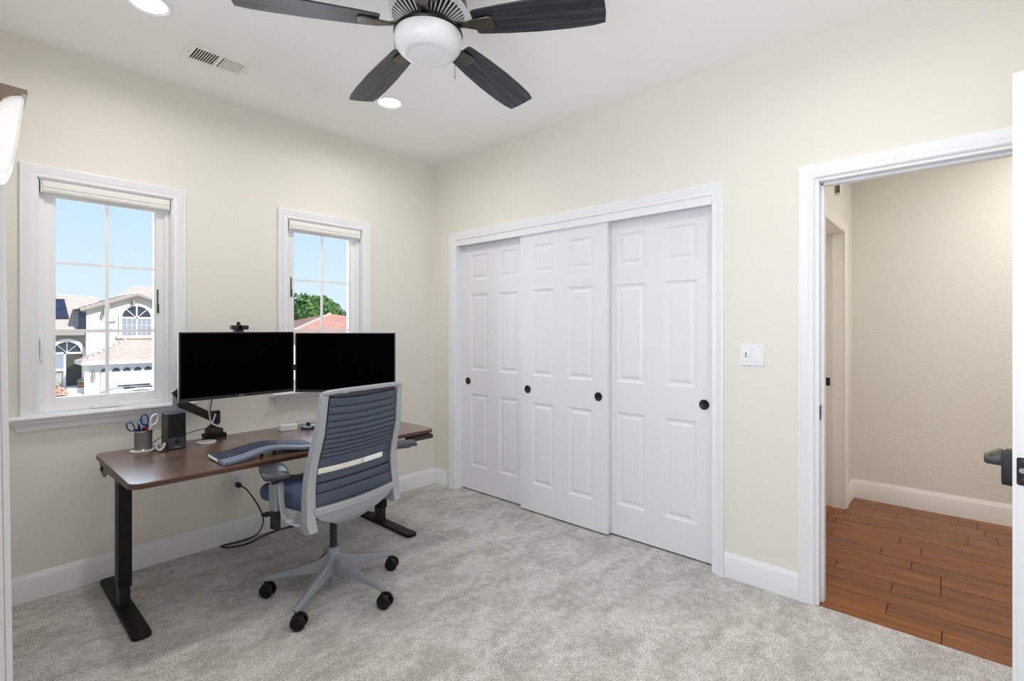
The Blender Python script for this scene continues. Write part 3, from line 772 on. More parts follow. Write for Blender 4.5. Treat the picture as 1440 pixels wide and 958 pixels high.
m = MB(); q = A((-1.995, -.345, 1.0))[0]; m.rings([[(q[0]-.022, q[1]-.01, q[2]-.005), (q[0]-.003, q[1]-.01, q[2]-.035), (q[0]-.003, q[1]+.02, q[2]-.035), (q[0]-.022, q[1]+.02, q[2]-.005)], [(q[0]+.02, q[1]-.01, q[2]+.030), (q[0]+.035, q[1]-.01, q[2]), (q[0]+.035, q[1]+.02, q[2]), (q[0]+.02, q[1]+.02, q[2]+.030)]])
m.build('arm_bracket', M['black'], arm, bevel=.003)
bar((-1.80, -.300, 1.06), (-1.70, -.345, 1.10), .03, .05, 'tilt_head')
m = MB()
q = A((-1.6975, -.3475, 1.127))[0]; m.box(q[0]-.05, q[0]+.05, q[1]-.004, q[1]+.004, q[2]-.05, q[2]+.05); m.build('mount_plate', M['black'], arm)
bar((-1.80, -.285, 1.06), (-1.42, -.22, 1.08), .028, .036, 'upper_arm')
bar((-1.42, -.22, 1.08), (-1.145, -.500, 1.10), .028, .036, 'upper_arm')
m = MB(); q = A((-1.148, -.565, 1.12))[0]
m.cyl((q[0], q[1], q[2]), (q[0]-.03, q[1]+.06, q[2]-.02), .03); m.build('mount_plate', M['black'], arm)
# cables hanging behind the left monitor
m = MB(); m.tube([(-1.830, -.315, .985), (-1.832, -.30, .94), (-1.826, -.28, .88), (-1.806, -.235, .82), (-1.792, -.212, .787), (-1.780, -.212, .81), (-1.772, -.215, .84)], .0042)
m.tube([(-1.792, -.212, .787), (-1.765, -.205, .770), (-1.735, -.19, .752), (-1.715, -.13, .72), (-1.69, -.06, .62)], .0042)
tag(m.build('cable', M['cwhite']), 'white cable drooping behind the left monitor onto the arm post', 'cable')
m = MB(); m.tube([(-1.812, -.315, .985), (-1.812, -.27, .90), (-1.806, -.235, .84), (-1.792, -.206, .79)], .003)
tag(m.build('cable', M['black']), 'thin black cable hanging behind the left monitor beside the white one', 'cable')

# ================================================================== THINGS ON THE DESK
sp_ = empty('speaker', (-1.995, -.295, DZ), 'small black desktop speaker with a round knob, beside the pen cup', 'speaker')
m = MB(); m.rings([[(-.041, -.062, 0), (.041, -.062, 0), (.041, .065, 0), (-.041, .065, 0)], [(-.041, -.055, .185), (.041, -.055, .185), (.041, .060, .185), (-.041, .060, .185)]]); m.build('cabinet', M['spk'], sp_, bevel=.003)
m = MB(); m.rings([[(-.037, -.0632+.0023, .062), (.037, -.0632+.0023, .062), (.037, -.055, .062), (-.037, -.055, .062)], [(-.037, -.0575, .181), (.037, -.0575, .181), (.037, -.05, .181), (-.037, -.05, .181)]]); m.build('grille', M['grille'], sp_)
m = MB(); m.rings([[(-.037, -.0645, .004), (.037, -.0645, .004), (.037, -.055, .004), (-.037, -.055, .004)], [(-.037, -.0625, .060), (.037, -.0625, .060), (.037, -.055, .060), (-.037, -.055, .060)]]); m.build('control_panel', M['spkp'], sp_)
m = MB(); m.cyl((0, -.060, .040), (0, -.073, .0395), .0105, .0095, n=24); m.build('volume_knob', M['black'], sp_)
m = MB(); m.box(-.012, .012, -.0652, -.063, .012, .0145); m.build('logo', M['logo'], sp_)
m = MB(); m.tube([(-1.952, -.24, .74), (-1.90, -.20, .748), (-1.85, -.17, .752), (-1.80, -.165, .755)], .0022)
tag(m.build('cable', M['black']), 'thin black cable from the speaker to the monitor arm', 'cable')
m = MB(); m.tube([(-2.035, -.25, .76), (-2.07, -.235, .73), (-2.085, -.235, .71), (-2.09, -.20, .704), (-2.08, -.13, .70), (-2.07, -.10, .60)], .0022)
tag(m.build('cable', M['black']), 'thin black cable running between the pen cup and the speaker', 'cable')
m = MB(); m.tube([(-2.085, -.352, .735), (-2.078, -.352, .712), (-2.066, -.352, .709), (-2.052, -.350, .722), (-2.048, -.348, .739)], .0045)
m.tube([(-2.048, -.348, .739), (-2.050, -.33, .73), (-2.07, -.32, .708), (-2.09, -.31, .708)], .0035)
tag(m.build('cable', M['cwhite']), 'short white cable bent into a V in front of the speaker', 'cable')
m = MB(); m.tube([(-2.10, -.345, .704), (-2.085, -.35, .72), (-2.075, -.33, .726), (-2.06, -.345, .71), (-2.04, -.36, .704), (-2.05, -.38, .704), (-2.08, -.37, .704), (-2.095, -.36, .712)], .0028)
tag(m.build('cable', M['black']), 'tangled black cable lying around the white V cable', 'cable')

def disc(name, loc, r, h, mt, label, cat):
    o = empty(name, loc, label, cat)
    m = MB(); m.lathe([(.0005, 0), (r-.002, 0), (r, .002), (r, h-.001), (r-.002, h), (.0005, h)], n=48); m.build('disc', mt, o)
    return o
CUPX, CUPY = -2.120, -.262
disc('coaster', (CUPX, CUPY, DZ), .056, .006, M['ceramic'], 'pale round coaster under the mesh pen cup', 'coaster')
co = disc('coaster', (-1.842, -.300, DZ), .047, .007, M['white'], 'white oval looking coaster with dark lettering in front of the monitor arm', 'coaster')
m = MB()
for k in range(9):
    xx = -.024+k*.006
    m.tube([(xx, -.006, .0074), (xx+.003, .006*(1 if k % 2 else .4), .0074), (xx+.004, -.005, .0074)], .0008, n=5)
m.build('lettering', M['mark'], co)
cup = empty('pen_cup', (CUPX, CUPY, DZ+.006), 'silver wire mesh pen cup standing on a pale coaster', 'pen cup')
m = MB(); m.lathe([(.0005, .001), (.036, .001), (.0375, .003), (.0385, .096), (.036, .096), (.0355, .004), (.0005, .003)], n=48); m.build('body', M['meshcup'], cup)
m = MB(); m.lathe([(.0355, .094), (.0355, .099), (.040, .099), (.040, .094)], n=48); m.rings and None; m.build('rim', M['steel'], cup)
m = MB(); m.lathe([(.0375, 0), (.0385, .004), (.0365, .006)], n=48); m.build('base_ring', M['steel'], cup)
def loop(mb, c, rx, rz, r, rot, n=20):
    pts = []
    for k in range(n):
        t = 2*PI*k/n; x_, z_ = rx*math.cos(t), rz*math.sin(t)
        pts.append((c[0]+x_*math.cos(rot)-z_*math.sin(rot), c[1], c[2]+x_*math.sin(rot)+z_*math.cos(rot)))
    P_ = [Vector(p) for p in pts]; rs = []
    for i, p in enumerate(P_):
        d = (P_[(i+1) % n]-P_[i-1]).normalized(); v = Vector((0, 1, 0)); u = d.cross(v)
        rs.append([p+(u*math.cos(2*PI*k/8)+v*math.sin(2*PI*k/8)*1.3)*r for k in range(8)])
    mb.rings(rs, closed=True)
def scissors(loc, m1, m2, tilt, label, rz, s_=1.0, spread=1.0):
    o = empty('scissors', loc, label, 'scissors', rz=rz)
    def T(mb): mb.xf(Matrix.Rotation(tilt, 4, 'Y') @ Matrix.Scale(s_, 4)); return mb
    m = MB(); m.rings([[(-.006, -.0015, .0), (.006, -.0015, .0), (.006, .0015, 0), (-.006, .0015, 0)], [(-.008, -.0015, .08), (.008, -.0015, .08), (.008, .0015, .08), (-.008, .0015, .08)]]); T(m).build('blade', M['steel'], o)
    for sx, mt, rr in ((-1, m1, .0034), (1, m2, .0034)):
        m = MB(); loop(m, (sx*.018*spread, 0, .130), .0145, .025, rr, -sx*.22)
        m.rings([[(sx*.001-.006, -.004, .075), (sx*.001+.006, -.004, .075), (sx*.001+.006, .004, .075), (sx*.001-.006, .004, .075)], [(sx*.009-.008, -.004, .110), (sx*.009+.008, -.004, .110), (sx*.009+.008, .004, .110), (sx*.009-.008, .004, .110)]])
        T(m).build('handle', mt, o)
    return o
scissors((CUPX+.006, CUPY-.010, DZ+.012), M['blue'], M['white'], .13, 'dark blue and white handled scissors, right one in the pen cup', .2, 1.12, 1.1)
scissors((CUPX+.002, CUPY+.008, DZ+.012), M['blue'], M['lblue'], -.26, 'pale and dark blue handled scissors leaning left in the pen cup', .1, .98, 1.3)
def pen(p0, p1, mt, label, nm='pen'):
    p0, p1 = Vector(p0), Vector(p1); o = empty(nm, p0, label, 'pen')
    d = p1-p0; m = MB(); m.cyl((0, 0, 0), d*.97, .0045, n=12); m.cyl(d*.97, d, .0035, .0025, n=12); m.build('barrel', mt, o)
    n_ = d.cross(Vector((0, 1, 0))).normalized()*.0055
    m = MB(); m.cyl(d*.95+n_, d*.74+n_, .0011, n=6); m.build('clip', mt, o)
pen((CUPX-.016, CUPY-.012, DZ+.011), (CUPX-.022, CUPY-.024, DZ+.142), M['navy'], 'navy blue pen at the left front of the pen cup')
pen((CUPX-.004, CUPY-.016, DZ+.011), (CUPX-.002, CUPY-.018, DZ+.122), M['black'], 'black pen in the middle of the pen cup', 'marker_pen')
pen((CUPX+.010, CUPY-.004, DZ+.011), (CUPX+.012, CUPY-.014, DZ+.125), M['red'], 'red pen beside the blue scissors in the pen cup')

# keyboard: arched ergonomic board
kb = empty('keyboard', (-1.72, -.785, DZ), 'slate grey curved ergonomic keyboard with a raised palm rest', 'keyboard')
def kz(x_, v):          # height of the deck, x in -.23...23, v 0 front .. 1 back
    t = x_/.23
    return .012+.026*math.exp(-(t/.55)**2)+.006*v
def ky(x_, v):
    t = x_/.23
    front = -.108+.030*math.exp(-(t/.5)**2); back = .105-.012*math.exp(-(t/.5)**2)
    return front+(back-front)*v
NX = 28
xs_ = [-.23+.46*i/NX for i in range(NX+1)]
def deck(mb, v0, v1, z0f, z1f, lip=0.0):
    rows = []
    for x_ in xs_:
        rows.append([(x_, ky(x_, v0), kz(x_, v0)-.012+z0f), (x_, ky(x_, v0), kz(x_, v0)+z1f), (x_, ky(x_, (v0+v1)/2), kz(x_, (v0+v1)/2)+z1f+lip), (x_, ky(x_, v1), kz(x_, v1)+z1f), (x_, ky(x_, v1), kz(x_, v1)-.012+z0f)])
    mb.rings(rows)
m = MB(); deck(m, .0, .34, 0, .002, .006); m.build('palm_rest', M['kbgrey'], kb, bevel=.002)
m = MB(); deck(m, .35, 1.0, 0, .0); m.build('body', M['kbdark'], kb)
m = MB()
for x_ in (-.231,): m.rings([[(x_, ky(x_, v), kz(x_, v)-.010), (x_+.004, ky(x_, v), kz(x_, v)-.010), (x_+.004, ky(x_, v), kz(x_, v)+.001), (x_, ky(x_, v), kz(x_, v)+.001)] for v in (.37, .98)])
tag(m.build('end_trim', M['strapw'], kb), 'bright end trim')
m = MB()
for r in range(5):
    v0 = .38+r*.122; v1 = v0+.100
    x_ = -.222
    while x_ < .216:
        w_ = .0165
        if r == 0 and -.07 < x_ < .07: w_ = .05
        a, b = x_, min(x_+w_, .222)
        B_ = [(a, ky(a, v0), kz(a, v0)), (b, ky(b, v0), kz(b, v0)), (b, ky(b, v1), kz(b, v1)), (a, ky(a, v1), kz(a, v1))]
        T_ = [(a+.0015, ky(a, v0)+.0012, kz(a, v0)+.004), (b-.0015, ky(b, v0)+.0012, kz(b, v0)+.004), (b-.0015, ky(b, v1)-.0012, kz(b, v1)+.004), (a+.0015, ky(a, v1)-.0012, kz(a, v1)+.004)]
        m.rings([B_, T_]); x_ += w_+.0028
ko = m.build('keys', M['keys'], kb, smooth=0); ko['kind'] = 'stuff'
m = MB()
for x_, y_, z_ in ((-.2, .06, .008), (.2, .06, .008), (-.19, -.08, .008), (.19, -.08, .008), (-.03, -.02, .03), (.03, -.02, .03)):
    m = MB(); m.cyl((x_, y_, 0), (x_, y_, z_), .008, n=10); m.build('foot', M['black'], kb)

# white adapter box, dark puck, plug, wire loop behind the chair back
bx = empty('adapter_box', (-1.392, -.292, DZ), 'white power adapter box on the desk left of the chair back', 'adapter', rz=-.22)
m = MB(); m.rbox(-.050, .050, -.026, .026, 0, .036, .006); m.build('case', M['white'], bx, bevel=.003)
m = MB(); m.box(.022, .034, -.0268, -.0255, .010, .018); m.build('marking', M['ventw'], bx)
mo = disc('charging_puck', (-1.285, -.335, DZ), .044, .014, M['spkp'], 'dark grey round puck right of the white adapter box', 'puck')
m = MB(); m.lathe([(.0005, .0145), (.030, .0145), (.034, .0135)], n=32); m.build('top_disc', M['silver'], mo)
m = MB(); m.box(-1.290, -1.272, -.335, -.315, .7145, .736); tag(m.build('connector', M['black'], bevel=.002), 'black connector standing on the dark grey puck', 'connector')
m = MB(); m.tube([(-1.275, -.355, .722), (-1.25, -.37, .720), (-1.21, -.37, .712), (-1.15, -.34, .706)], .006)
m.tube([(-1.43, -.24, .704), (-1.38, -.22, .728), (-1.30, -.24, .740), (-1.22, -.28, .744), (-1.15, -.27, .72), (-1.10, -.25, .704)], .004)
tag(m.build('cable', M['cwhite']), 'white cable coiled behind the adapter box and puck', 'cable')
m = MB(); m.tube([(-1.36, -.235, .735), (-1.375, -.22, .768), (-1.345, -.215, .790), (-1.28, -.22, .793), (-1.235, -.225, .785), (-1.225, -.23, .76), (-1.26, -.24, .735)], .0016)
tag(m.build('cable', M['ventw']), 'thin pale wire standing in a loop behind the puck', 'cable')

# ================================================================== OFFICE CHAIR
TH = math.radians(10.5)
ch = empty('office_chair', (-1.4875, -1.0236, 0), 'silver and slate blue office chair facing the desk', 'office chair', rz=TH)
# base star: world angles 69 + 72 k, minus yaw
m = MB(); m.lathe([(.0005, .030), (.024, .030), (.026, .075), (.031, .09), (.034, .16), (.030, .228), (.018, .230), (.0005, .230)], n=32); m.build('base_hub', M['silverd'], ch)
for k in range(5):
    a = math.radians(-3+72*k)-TH
    R_ = Matrix.Rotation(a, 4, 'Z')
    m = MB()
    prof = [(.020, .020, .105, .200), (.07, .019, .106, .166), (.16, .017, .098, .140), (.26, .014, .088, .118), (.318, .013, .080, .102), (.334, .010, .078, .096)]
    m.rings([[R_ @ Vector((r, -hw_*1.15, z0)), R_ @ Vector((r, hw_*1.15, z0)), R_ @ Vector((r, hw_*.75, z1)), R_ @ Vector((r, -hw_*.75, z1))] for r, hw_, z0, z1 in prof])
    m.build('base_leg', M['silverd'], ch, bevel=.004, seg=2)
    # caster: small yoke and two wheels; each swivelled a bit differently
    cpos = R_ @ Vector((.322, 0, 0)); sa = math.radians(-58+[6, -9, 4, 12, -5][k])-TH
    Rc = Matrix.Translation(cpos) @ Matrix.Rotation(sa, 4, 'Z')
    m = MB(); m.cyl((0, 0, .052), (0, 0, .084), .008, n=12); m.rbox(-.020, .028, -.007, .007, .022, .060, .010, axis=1)
    m.xf(Rc); c_ = m.build('caster', M['black'], ch, bevel=.002)
    for s_ in (-1, 1):
        m = MB(); m.xf(Matrix.Identity(4))
        prof2 = [(.0005, .0), (.010, .0), (.012, -.002), (.024, -.001), (.031, -.003), (.033, -.008), (.033, -.014), (.029, -.019), (.0005, -.019)]
        m.lathe([(r, -z) for r, z in prof2], n=28)
        m.xf(Rc @ Matrix.Translation((.012, s_*.008, .034)) @ Matrix.Rotation(-s_*PI/2, 4, 'X')); m.build('wheel', M['blackm'], c_)
m = MB(); m.cyl((0, 0, .22), (0, 0, .42), .0175, n=24); m.build('gas_lift', M['black'], ch)
# mechanism under the seat
m = MB(); m.rings([[(-.055, -.13, .40), (.055, -.13, .40), (.055, -.13, .455), (-.055, -.13, .455)], [(-.075, 0, .395), (.075, 0, .395), (.09, 0, .475), (-.09, 0, .475)], [(-.06, .14, .43), (.06, .14, .43), (.07, .14, .475), (-.07, .14, .475)]])
m.build('mechanism', M['silverd'], ch, bevel=.006)
# seat: shell and cushion
def seat_ring(y, w_, z0, z1, r=.03):
    P_ = []
    for (sx, sz, a) in ((1, 1, 0), (-1, 1, 90), (-1, -1, 180), (1, -1, 270)):
        for q in range(4):
            t = math.radians(a+30*q); P_.append((sx*(w_-r)+r*math.cos(t), y, (z1 if sz > 0 else z0)-sz*r*.9+r*.9*math.sin(t)))
    return P_
m = MB(); m.rings([seat_ring(-.130, .20, .485, .535), seat_ring(-.115, .225, .475, .545), seat_ring(-.05, .238, .478, .552), seat_ring(.08, .242, .480, .556), seat_ring(.18, .242, .482, .562), seat_ring(.24, .236, .478, .562), seat_ring(.272, .222, .482, .548), seat_ring(.282, .20, .495, .535)])
m.build('seat', M['seatf'], ch, smooth=60)
m = MB(); m.rings([[(-.19, -.15, .462), (.19, -.15, .462), (.20, -.15, .484), (-.20, -.15, .484)], [(-.20, .12, .462), (.20, .12, .462), (.215, .14, .486), (-.215, .14, .486)], [(-.16, .22, .475), (.16, .22, .475), (.18, .24, .490), (-.18, .24, .490)]])
m.build('seat_pan', M['black'], ch, bevel=.004)
m = MB(); m.cyl((-.20, .12, .462), (-.275, .12, .455), .006); m.rbox(-.30, -.262, .10, .14, .449, .459, .005); m.build('height_lever', M['black'], ch)
# back
def bd(z):      # distance of the posts behind the centre
    if z < .5: return .172+(z-.454)*-.05
    t = (z-.5)/.54
    return .170+.058*t-.030*math.sin(PI*min(1, t/.62))**1 * (1 if t < .62 else 0)*.85
def bw(z): t = (z-.454)/.583; return .258-.035*max(0, t)
ZS = [.470, .50, .55, .60, .66, .72, .78, .85, .92, .98, 1.030]
for s_ in (-1, 1):
    m = MB(); R = []
    # bottom hook curling forward under the arm
    for (z, yf, yb, w_) in ((.452, -.060, -.085, .016), (.436, -.085, -.120, .018), (.430, -.120, -.160, .020), (.440, -.150, -.192, .022)):
        xc = s_*bw(.46)
        R.append([(xc-w_, yb if False else yb, z-.018), (xc+w_, yb, z-.018), (xc+w_, yf, z+.018), (xc-w_, yf, z+.018)])
    for z in ZS:
        t = (z-.454)/.58; w_ = .024-.008*t; dp = .046-.020*t
        xc = s_*(bw(z)+.004); yb = -bd(z)-.004; 
        R.append([(xc-w_, yb-.004, z), (xc+w_, yb-.004, z), (xc+w_*.8, yb+dp, z+.004), (xc-w_*.8, yb+dp, z+.004)])
    m.rings(R); m.build('back_post', M['silver'], ch, bevel=.006, seg=3, smooth=50)
for s_ in (-1, 1):
    m = MB(); m.cyl((s_*.243, -.125, .462), (s_*.278, -.125, .462), .050, .046, n=28); m.build('back_pivot', M['silverd'], ch, bevel=.005, seg=3)
# top rail
m = MB(); R = []
for i in range(-8, 9):
    x_ = i/8*.246; e_ = abs(i/8)
    y_ = -bd(1.035)-.004-.010*(1-e_**2); z_ = 1.044-.005*e_**4
    k_ = 1 if abs(i) < 8 else .6
    R.append([(x_, y_-.008*k_, z_-.012*k_), (x_, y_-.012*k_, z_+.004*k_), (x_, y_-.004*k_, z_+.011*k_), (x_, y_+.012*k_, z_+.008*k_), (x_, y_+.016*k_, z_-.006*k_)])
m.rings(R); m.build('top_rail', M['silver'], ch, bevel=.003)
# bottom rail, bowed down and back
m = MB(); R = []
for i in range(-8, 9):
    x_ = i/8*.245; e_ = (i/8)**2
    y_ = -.172-.020*(1-e_); z_ = .505-.004*(1-e_)
    R.append([(x_, y_-.010, z_-.018), (x_, y_-.012, z_+.017), (x_, y_+.006, z_+.019), (x_, y_+.008, z_-.018)])
m.rings(R); m.build('bottom_rail', M['silver'], ch, bevel=.004)
# lower carrier shell joining back and mechanism
m = MB()
m.rings([[(-.235, -.176, .488), (0, -.196, .486), (.235, -.176, .488), (.235, -.150, .474), (.0, -.165, .470), (-.235, -.150, .474)],
         [(-.215, -.172, .462), (0, -.190, .456), (.215, -.172, .462), (.19, -.10, .456), (0, -.10, .45), (-.19, -.10, .456)],
         [(-.150, -.160, .428), (0, -.172, .420), (.150, -.160, .428), (.13, -.06, .425), (0, -.06, .42), (-.13, -.06, .425)],
         [(-.085, -.135, .395), (0, -.142, .388), (.085, -.135, .395), (.08, -.02, .395), (0, -.02, .39), (-.08, -.02, .395)],
         [(-.050, -.095, .376), (0, -.100, .374), (.050, -.095, .376), (.05, .03, .380), (0, .03, .378), (-.05, .03, .380)]])
m.build('carrier', M['silver'], ch, bevel=.004, smooth=50)
# back upholstery bands
LZ = [1.016, .975, .939, .907, .877, .851, .826, .803, .78, .761, .742]
def band(z1, z0, nm, mt, bul=.010, inset=.022, yoff=.004, x0=None, x1=None, parent=None):
    mb = MB(); rows = []
    N = 14
    for j in range(7):
        t = j/6; z = z0+(z1-z0)*t
        bl_ = bul*math.sin(PI*(.08+.84*t))**.6
        row = []
        for i in range(N+1):
            u = -1+2*i/N
            hw_ = bw(z)-inset
            x_ = u*hw_
            if x0 is not None:
                x_ = x0*hw_+(x1-x0)*hw_*i/N; u = x_/hw_
            cur = .026*(1-u*u)
            sag = -.012*(1-u*u)
            row.append((x_, -bd(z)+yoff-bl_+cur*.6, z+sag))
        rows.append(row)
    mb.sheet(rows); return mb.build(nm, mt, parent or ch, solid=.004, smooth=70)
for a, b in zip(LZ, LZ[1:]): band(a-.0015, b+.0015, 'back_rib', M['fabric'])
band(.7405, .695, 'back_rib', M['fabric'], .004)
band(.694, .6675, 'label_strip', M['strap'], .001, x0=-.97, x1=.28, yoff=.001)
band(.694, .6675, 'label_strip', M['strapw'], .001, x0=.285, x1=.80, yoff=.001)
band(.693, .625, 'back_rib', M['fabric'], .003, yoff=.006)
band(.622, .582, 'back_rib', M['fabric'], .008); band(.579, .508, 'back_rib', M['fabric'], .008)
band(1.034, 1.017, 'top_mesh_band', M['pad'], .001)
band(1.03, .51, 'back_liner', M['fabricd'], .0, inset=.018, yoff=.020)
# front cushion of the backrest bulging forward at the lumbar
m = MB(); rows = []
for j in range(15):
    z = .50+.52*j/14; t = j/14
    f = .030+.060*math.sin(PI*min(1, t*1.5))**1 if t < .667 else .030
    row = []
    for i in range(15):
        u = -1+2*i/14
        row.append((u*(bw(z)-.03), -bd(z)+f*(1-.35*u*u)+.012-.012*u*u, z))
    rows.append(row)
m.sheet(rows); m.build('back_cushion', M['fabricd'], ch, solid=.012, smooth=70)
# arms
for s_ in (-1, 1):
    ap = bpy.data.objects.new('armrest', None)
    m = MB(); m.rbox(s_*.302-.013, s_*.302+.013, .0, .045, .415, .53, .004); m.build('arm_stem', M['black'], ch)
    m = MB(); m.rbox(s_*.302-.017, s_*.302+.017, -.008, .050, .50, .625, .007); m.build('arm_sleeve', M['silverd'], ch, bevel=.002)
    m = MB(); pts = [(.0, -.018, .626), (.0, -.020, .56), (-.002, -.030, .50), (-.010, -.055, .462), (-.026, -.095, .448), (-.040, -.130, .450)]
    R = []
    for dx, y_, z_ in pts:
        R.append([(s_*(.302+dx)-.013, y_-.006, z_-.006), (s_*(.302+dx)+.013, y_-.006, z_-.006), (s_*(.302+dx)+.013, y_+.006, z_+.006), (s_*(.302+dx)-.013, y_+.006, z_+.006)])
    m.rings(R); m.build('arm_bracket', M['silver'], ch, bevel=.003, smooth=50)
    m = MB(); m.cyl((s_*.302, .015, .620), (s_*.302, .015, .662), .019, .021); m.build('arm_collar', M['black'], ch)
    cxx, cyy, rot = (-.305, .030, math.radians(-26)) if s_ < 0 else (.365, -.055, math.radians(58))
    T_ = Matrix.Translation((cxx, cyy, 0)) @ Matrix.Rotation(rot, 4, 'Z')
    m = MB()
    def padr(y, w_, z0, z1): return [(-w_, y, z0+.004), (-w_*.8, y, z0), (w_*.8, y, z0), (w_, y, z0+.004), (w_, y, z1-.006), (w_*.82, y, z1), (0, y, z1+.002), (-w_*.82, y, z1), (-w_, y, z1-.006)]
    m.rings([padr(-.122, .046, .668, .680), padr(-.117, .051, .664, .686), padr(-.05, .054, .662, .688), (padr(.05, .055, .662, .688)), padr(.099, .052, .664, .685), padr(.106, .046, .668, .680)])
    m.xf(T_); m.build('arm_pad', M['pad'], ch, smooth=60)
    m = MB(); m.rbox(-.030, .030, -.09, .09, .655, .664, .012); m.xf(T_); m.build('pad_plate', M['black'], ch)
    bpy.data.objects.remove(ap)
m = MB(); m.rings([[(-.300, -.03, .640), (-.300, -.03, .662), (-.294, -.03, .662), (-.294, -.03, .640)], [(-.272, -.10, .650), (-.272, -.10, .672), (-.266, -.10, .672), (-.266, -.10, .650)], [(-.262, -.150, .655), (-.262, -.150, .677), (-.256, -.150, .677), (-.256, -.150, .655)]])
m.build('back_tension_strap', M['black'], ch)

# ================================================================== OUTSIDE
GZ = -3.05
X = {}
X['stucco'] = mat('stucco_cream', (224, 219, 210), 0.9, bump=(8, .2, .02))
X['stuccow'] = mat('stucco_white', (238, 236, 230), 0.9)
X['grey'] = mat('stucco_shaded', (176, 174, 172), 0.9)  # greyed so that the entry wing's shade is in its colour
X['tile'] = mat('roof_tile', (224, 206, 196), 0.9, noise=(3.0, (206, 186, 174), 3))
X['tiler'] = mat('roof_tile_red', (214, 168, 152), 0.9, noise=(1.6, (192, 146, 130), 4))
X['fascia'] = mat('fascia_board', (170, 160, 152), 0.8)
X['dk'] = mat('dark_glass', (58, 66, 80), 0.2)
X['curtain'] = mat('curtained_glass', (156, 162, 176), 0.4)
X['dkdoor'] = mat('front_door_green_grey', (70, 74, 66), 0.6)
X['solar'] = mat('solar_cell_and_shade', (42, 46, 66), 0.3)
X['wt'] = mat('white_frame', (244, 244, 244), 0.6)
X['gdoor'] = mat('garage_door_white', (232, 236, 244), 0.6)
X['conc'] = mat('concrete_drive', (214, 208, 200), 0.95, noise=(.8, (198, 194, 188), 4))
X['grass'] = mat('dry_lawn', (150, 156, 104), 0.95, noise=(1.5, (120, 130, 84), 4))
X['asph'] = mat('asphalt', (120, 120, 122), 0.95)
X['hill'] = mat('dry_hill', (186, 176, 158), 1.0, noise=(.02, (160, 156, 140), 4))
X['leaf'] = mat('leaf_green', (112, 150, 72), 0.8, noise=(1.2, (62, 100, 44), 3))
X['leafd'] = mat('leaf_dark', (58, 74, 52), 0.8)
X['bark'] = mat('bark', (98, 80, 64), 0.9)
X['carw'] = mat('car_white_paint', (244, 245, 246), 0.25, coat=.6)
X['terra'] = mat('terracotta', (176, 124, 96), 0.8)
X['flower'] = mat('orange_flowers', (206, 132, 84), 0.8, noise=(9, (230, 204, 190), 2))
X['flowerw'] = mat('white_yellow_flowers', (240, 232, 200), 0.8, noise=(9, (128, 128, 80), 2))
m = MB(); m.box(-60, 80, 2.5, 420, GZ-.3, GZ-.02); tag(m.build('ground', X['grass'], smooth=0), kind='structure')
m = MB(); m.box(-60, 80, 8, 15.5, GZ-.1, GZ); tag(m.build('street', X['asph'], smooth=0), kind='structure')
m = MB(); m.box(-1.5, 9, 15.5, 40.6, GZ-.1, GZ+.01); tag(m.build('driveway', X['conc'], smooth=0), kind='structure')

house = empty('neighbour_house', (4, 41, GZ), 'cream stucco house with pink tile roofs, seen through the left window', 'house')
hp = house.location
def hb(mb, nm, mt, parent=house, **kw):
    if parent is house: mb.xf(Matrix.Translation((-hp.x, -hp.y, -hp.z)))
    else: mb.xf(Matrix.Translation((-hp.x, -hp.y, -hp.z)))
    return mb.build(nm, mt, parent, **kw)
def roof_plane(mb, a, b, c, d, step=.33, th=.05):
    """a-b eave, d-c ridge: stepped tile courses"""
    a, b, c, d = [Vector(p) for p in (a, b, c, d)]
    n = max(2, int((d-a).length/step)); nr = (b-a).cross(d-a).normalized()
    if nr.z < 0: nr = -nr
    for i in range(n):
        t0, t1 = i/n, (i+1)/n
        p = [a.lerp(d, t0), b.lerp(c, t0), b.lerp(c, t1), a.lerp(d, t1)]
        mb.rings([[p[0]-nr*.02, p[1]-nr*.02, p[2]-nr*.02, p[3]-nr*.02], [p[0]+nr*th, p[1]+nr*th, p[2]+nr*.005, p[3]+nr*.005]])
# left wing
m = MB(); m.box(-7, 3.0, 40.6, 48, GZ, 1.15); hb(m, 'wall', X['grey'], smooth=0)
m = MB(); roof_plane(m, (-7.5, 40.0, 1.10), (4.2, 40.0, 1.10), (4.2, 44.2, 3.62), (-7.5, 44.2, 3.62)); roof_plane(m, (4.2, 48.6, 1.1), (-7.5, 48.6, 1.1), (-7.5, 44.2, 3.62), (4.2, 44.2, 3.62)); hb(m, 'roof', X['tile'], smooth=0)
m = MB(); m.box(-7.5, 2.9, 39.95, 40.05, .92, 1.12); hb(m, 'fascia', X['fascia'], smooth=0)
# ridge caps
m = MB()
for k in range(22): m.cyl((-7.4+k*.52, 44.2, 3.66), (-6.92+k*.52, 44.2, 3.66), .11, .09, n=8)
o = hb(m, 'ridge_tile', X['tile']); o['kind'] = 'stuff'
# solar panels on the left roof
def roof_pt(x_, z_): t = (z_-1.10)/2.52; return Vector((x_, 40+4.2*t, z_))
for (xa, xb, za, zb) in ((-.1, .85, 1.95, 2.62), (-.1, .85, 2.65, 3.34), (.88, 2.28, 1.95, 2.62), (.88, 2.28, 2.65, 3.34)):
    m = MB(); n_ = Vector((0, -2.52, 4.2)).normalized()
    P_ = [roof_pt(xa, za), roof_pt(xb, za), roof_pt(xb, zb), roof_pt(xa, zb)]
    m.rings([[p+n_*.08 for p in P_], [p+n_*.13 for p in P_]]); hb(m, 'solar_panel', X['solar'], smooth=0)
